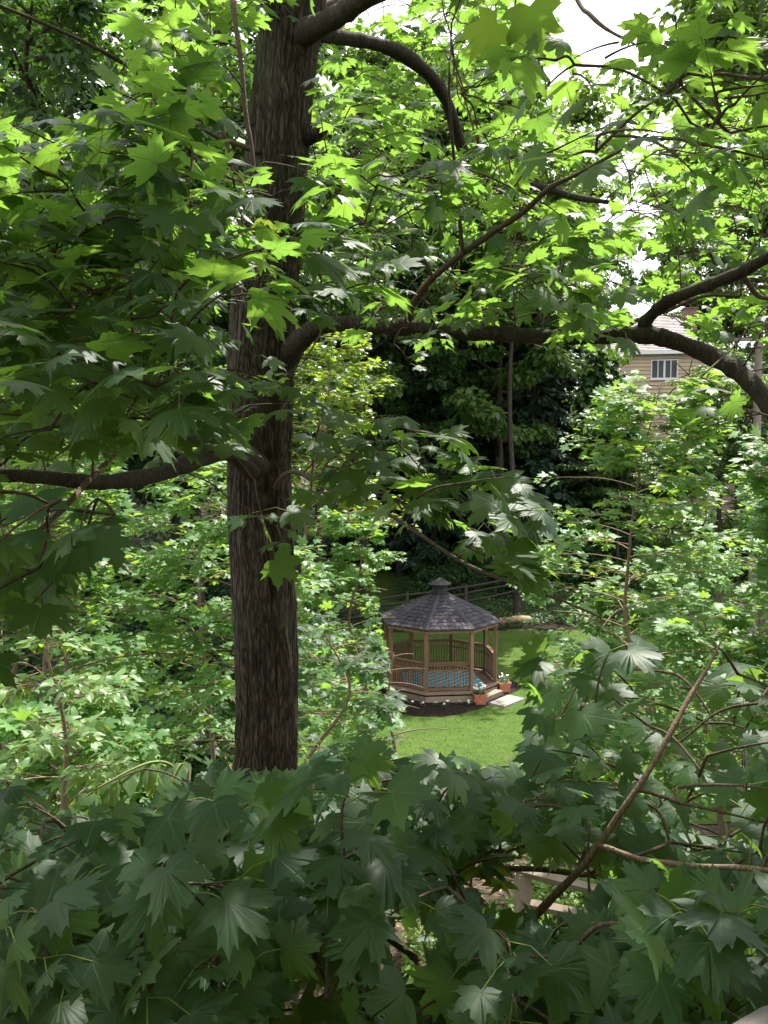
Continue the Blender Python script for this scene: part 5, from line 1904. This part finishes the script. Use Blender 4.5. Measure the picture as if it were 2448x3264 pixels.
for az, z0, L in ((.3, 10.6, 4), (1.6, 11.2, 3.6), (2.8, 10.8, 4), (4.0, 11.0, 3.8), (5.2, 11.5, 3.8), (.9, 12.4, 3), (3.4, 12.6, 3), (5.7, 13.2, 2.6)):
    b = np.array([np.interp(z0, TSP[:, 2], TSP[:, 0]), np.interp(z0, TSP[:, 2], TSP[:, 1]), z0])
    d = np.array([cos(az), sin(az), .55])
    crown_tw.tube(catmull([b, b + d * L * .4 + RNG.normal(0, .1, 3), b + d * L * .75 + RNG.normal(0, .2, 3), b + d * L], 5) - ORG, np.linspace(.07, .015, 16), 8)
crown_mb.build('shade_crown', M['maple_mid'], maple, True)
crown_tw.build('shade_crown_limbs', M['twig'], maple, True)

S.pos = [p - ORG for p in S.pos]
S.twigs = [(p - ORG, r) for p, r in S.twigs]
S.pet = [tuple(q - ORG for q in t) for t in S.pet]
lf, tw, pt = MB(), MB(), MB()
S.emit(lf, 'hi', tw, pt)
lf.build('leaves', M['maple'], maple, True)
tw.build('twigs', M['twig'], maple, True)
pt.build('leaf_stalks', M['petiole'], maple, True)
print('maple leaves', len(S.pos))


# winged seeds hanging in pairs
def samara(mb, p, s, az):
    for sg in (1, -1):
        d = np.array([cos(az) * sg, sin(az) * sg, -.35])
        add_leaves(mb, [p], [d], [np.array([-sin(az), cos(az), .5])], s, 'oval', 0, [random.random()])


for (x, y, Y) in ((575, 485, 3.2), (590, 488, 3.2), (755, 1085, 3.5), (800, 1082, 3.45), (850, 1090, 3.4), (560, 480, 3.25), (440, 170, 3.9), (455, 185, 3.9), (1070, 1905, 1.9), (1040, 1890, 1.9),
                  (1085, 1880, 1.9), (460, 395, 3.6)):
    p = Q(x, y, Y)
    a0 = random.uniform(-.5, .5)
    sm = MB()
    for q in range(2): samara(sm, p + RNG.normal(0, .012, 3) - ORG, .045, a0 + random.uniform(-.6, .6))
    sm.build('winged_seed', M['seed'], maple, True)


# ================================================================== YOUNG MAPLE BY THE DECK (foreground)
fb = np.array([1.5, 2.6, 0]); fb[2] = float(terrain(fb[0], fb[1]))
fm = empty('young_maple', fb)
tag(fm, 'shaded maple close to the deck with big dark leaves filling the bottom', 'tree')
FSK = []
kw = dict(parent=fm, org=fb, skel=FSK)
b0 = Q(1145, 1990, 2.0)
mb = MB()
tp = catmull([fb - UPV * .2, fb + (b0 - fb) * .5 + np.array([.08, .1, 0]), b0], 12)
mb.tube(tp - fb, np.linspace(.035, .012, len(tp)), 10)
mb.build('trunk', M['twig'], fm, True)
for p in tp[len(tp) // 2:]: FSK.append((p, .014))
limb([(1145, 1990, 2.0), (1200, 1932, 1.98), (1258, 1872, 1.95), (1310, 1800, 1.95), (1355, 1735, 1.95), (1405, 1660, 1.97), (1450, 1580, 2.0), (1490, 1505, 2.05), (1530, 1440, 2.1), (1560, 1380, 2.15)],
     [.0105, .0092, .0085, .008, .0075, .007, .0064, .0058, .004, .0015], name='branch', mat='twig_lit', sides=10, **kw)
limb([(1290, 1826, 1.95), (1330, 1838, 1.9), (1382, 1856, 1.85), (1440, 1864, 1.8), (1520, 1872, 1.75), (1600, 1874, 1.7), (1680, 1882, 1.65)], [.007, .0066, .0064, .006, .0058, .0055, .005], name='branch', mat='twig_lit', sides=9, **kw)
limb([(620, 2240, 2.3), (700, 2080, 2.35), (800, 1960, 2.4), (880, 1912, 2.4), (960, 1890, 2.4), (1040, 1880, 2.4), (1150, 1877, 2.4), (1250, 1888, 2.4), (1290, 1895, 2.4), (1345, 1935, 2.4), (1400, 1990, 2.4)],
     [.012, .011, .010, .010, .009, .0085, .008, .008, .0075, .006, .003], name='branch', mat='twig', sides=9, **kw)
limb([(1290, 1893, 2.4), (1330, 1875, 2.35), (1370, 1872, 2.3), (1440, 1880, 2.2)], [.007, .006, .005, .004], name='branch', mat='twig', sides=8, **kw)
limb([(1280, 1890, 2.4), (1330, 1820, 2.4), (1390, 1750, 2.45)], [.007, .006, .004], name='branch', mat='twig', sides=8, **kw)
limb([(700, 2080, 2.35), (560, 2000, 2.3), (420, 1930, 2.3), (300, 1880, 2.3), (150, 1850, 2.3), (0, 1830, 2.3)], [.012, .011, .010, .009, .008, .006], name='branch', mat='twig', sides=8, **kw)
limb([(700, 2080, 2.35), (690, 1960, 2.5), (720, 1850, 2.6), (760, 1760, 2.8), (800, 1690, 2.9)], [.011, .010, .009, .007, .005], name='branch', mat='twig', sides=8, **kw)
limb([(560, 2240, 2.0), (470, 2170, 1.9), (400, 2100, 1.9), (340, 2060, 1.9), (250, 2040, 1.8)], [.010, .009, .008, .007, .005], name='branch', mat='twig', sides=8, **kw)
limb([(900, 2300, 1.7), (930, 2150, 1.8), (905, 2080, 1.9), (840, 2030, 2.0)], [.010, .009, .008, .006], name='branch', mat='twig', sides=8, **kw)
F_ = Spray()
fk = dict(out=(-.1, -.7, .15), L=(.12, .28))
region(F_, FSK, (-60, 1900, 560, 2260), (1.4, 2.1), 91, .086, .75, .26, 2, **fk)
region(F_, FSK, (450, 1850, 1100, 2260), (1.4, 2.1), 112, .086, .75, .26, 2, **fk)
region(F_, FSK, (1000, 1950, 1700, 2260), (1.35, 2.0), 91, .086, .75, .26, 2, **fk)
region(F_, FSK, (-40, 1770, 600, 1960), (1.9, 3.0), 106, .084, .6, .28, 2, **fk)
region(F_, FSK, (480, 1680, 1120, 1930), (1.9, 2.8), 117, .084, .6, .28, 2, **fk)
region(F_, FSK, (1100, 1680, 1700, 1960), (1.7, 2.7), 83, .084, .6, .28, 2, **fk)
region(F_, FSK, (1200, 1400, 1700, 1640), (2.0, 3.0), 18, .10, .5, .4, 2, **fk)
region(F_, FSK, (300, 1640, 720, 1760), (2.6, 3.6), 41, .095, .5, .35, 2, **fk)
region(F_, FSK, (380, 1590, 1120, 1700), (2.3, 3.2), 20, .095, .5, .4, 2, **fk)
region(F_, FSK, (0, 1680, 300, 1800), (2.4, 3.2), 10, .095, .5, .4, 2, **fk)
F_.pos = [p - fb for p in F_.pos]
F_.twigs = [(p - fb, r) for p, r in F_.twigs]
F_.pet = [tuple(q - fb for q in t) for t in F_.pet]
lf, tw, pt = MB(), MB(), MB()
F_.emit(lf, 'hi', tw, pt)
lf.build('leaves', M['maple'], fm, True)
tw.build('twigs', M['twig'], fm, True)
pt.build('leaf_stalks', M['petiole'], fm, True)
print('front leaves', len(F_.pos))

# elm shoot with toothed leaves catching the sun
eb = Q(440, 1790, 3.6); eg = np.array([eb[0] + .3, eb[1] + .3, 0]); eg[2] = float(terrain(eg[0], eg[1]))
em = empty('elm_sapling', eg)
mb = MB()
stem = catmull([eg - UPV * .1, eg + (eb - eg) * .6 + np.array([.1, .1, 0]), eb, Q(415, 1700, 3.57), Q(372, 1655, 3.5), Q(335, 1646, 3.47), Q(290, 1660, 3.4), Q(215, 1700, 3.3), Q(175, 1728, 3.25)], 8)
mb.tube(stem - eg, np.linspace(.012, .002, len(stem)), 7)
mb.tube(catmull([Q(405, 1690, 3.57), Q(394, 1650, 3.5), Q(378, 1670, 3.45), Q(365, 1710, 3.4)], 5) - eg, np.linspace(.004, .0025, 16), 6)
mb.build('stem', M['petiole'], em, True)
lp, la, ln = [], [], []
for k, (x, y, Y) in enumerate(((345, 1642, 3.48), (320, 1652, 3.45), (300, 1655, 3.42), (280, 1666, 3.4), (255, 1680, 3.36), (238, 1690, 3.34), (215, 1702, 3.3), (190, 1716, 3.27), (176, 1728, 3.25),
                               (392, 1650, 3.5), (385, 1662, 3.48), (376, 1680, 3.44), (366, 1706, 3.4))):
    sg = 1 if k % 2 else -1
    lp.append(Q(x, y, Y) - eg)
    la.append(np.array([.30 * sg - .05, -.75 if sg > 0 else .1, -.62 if sg > 0 else -.75]))
    ln.append(np.array([.1, -.35, .95]) if sg > 0 else np.array([-.8, -.35, .4]))
mb = MB()
add_leaves(mb, lp, la, ln, .118, 'elm')
mb.build('leaves', M['elm'], em, True)
tag(em, 'elm shoot with pale toothed leaves shining in the sun at lower left', 'tree')
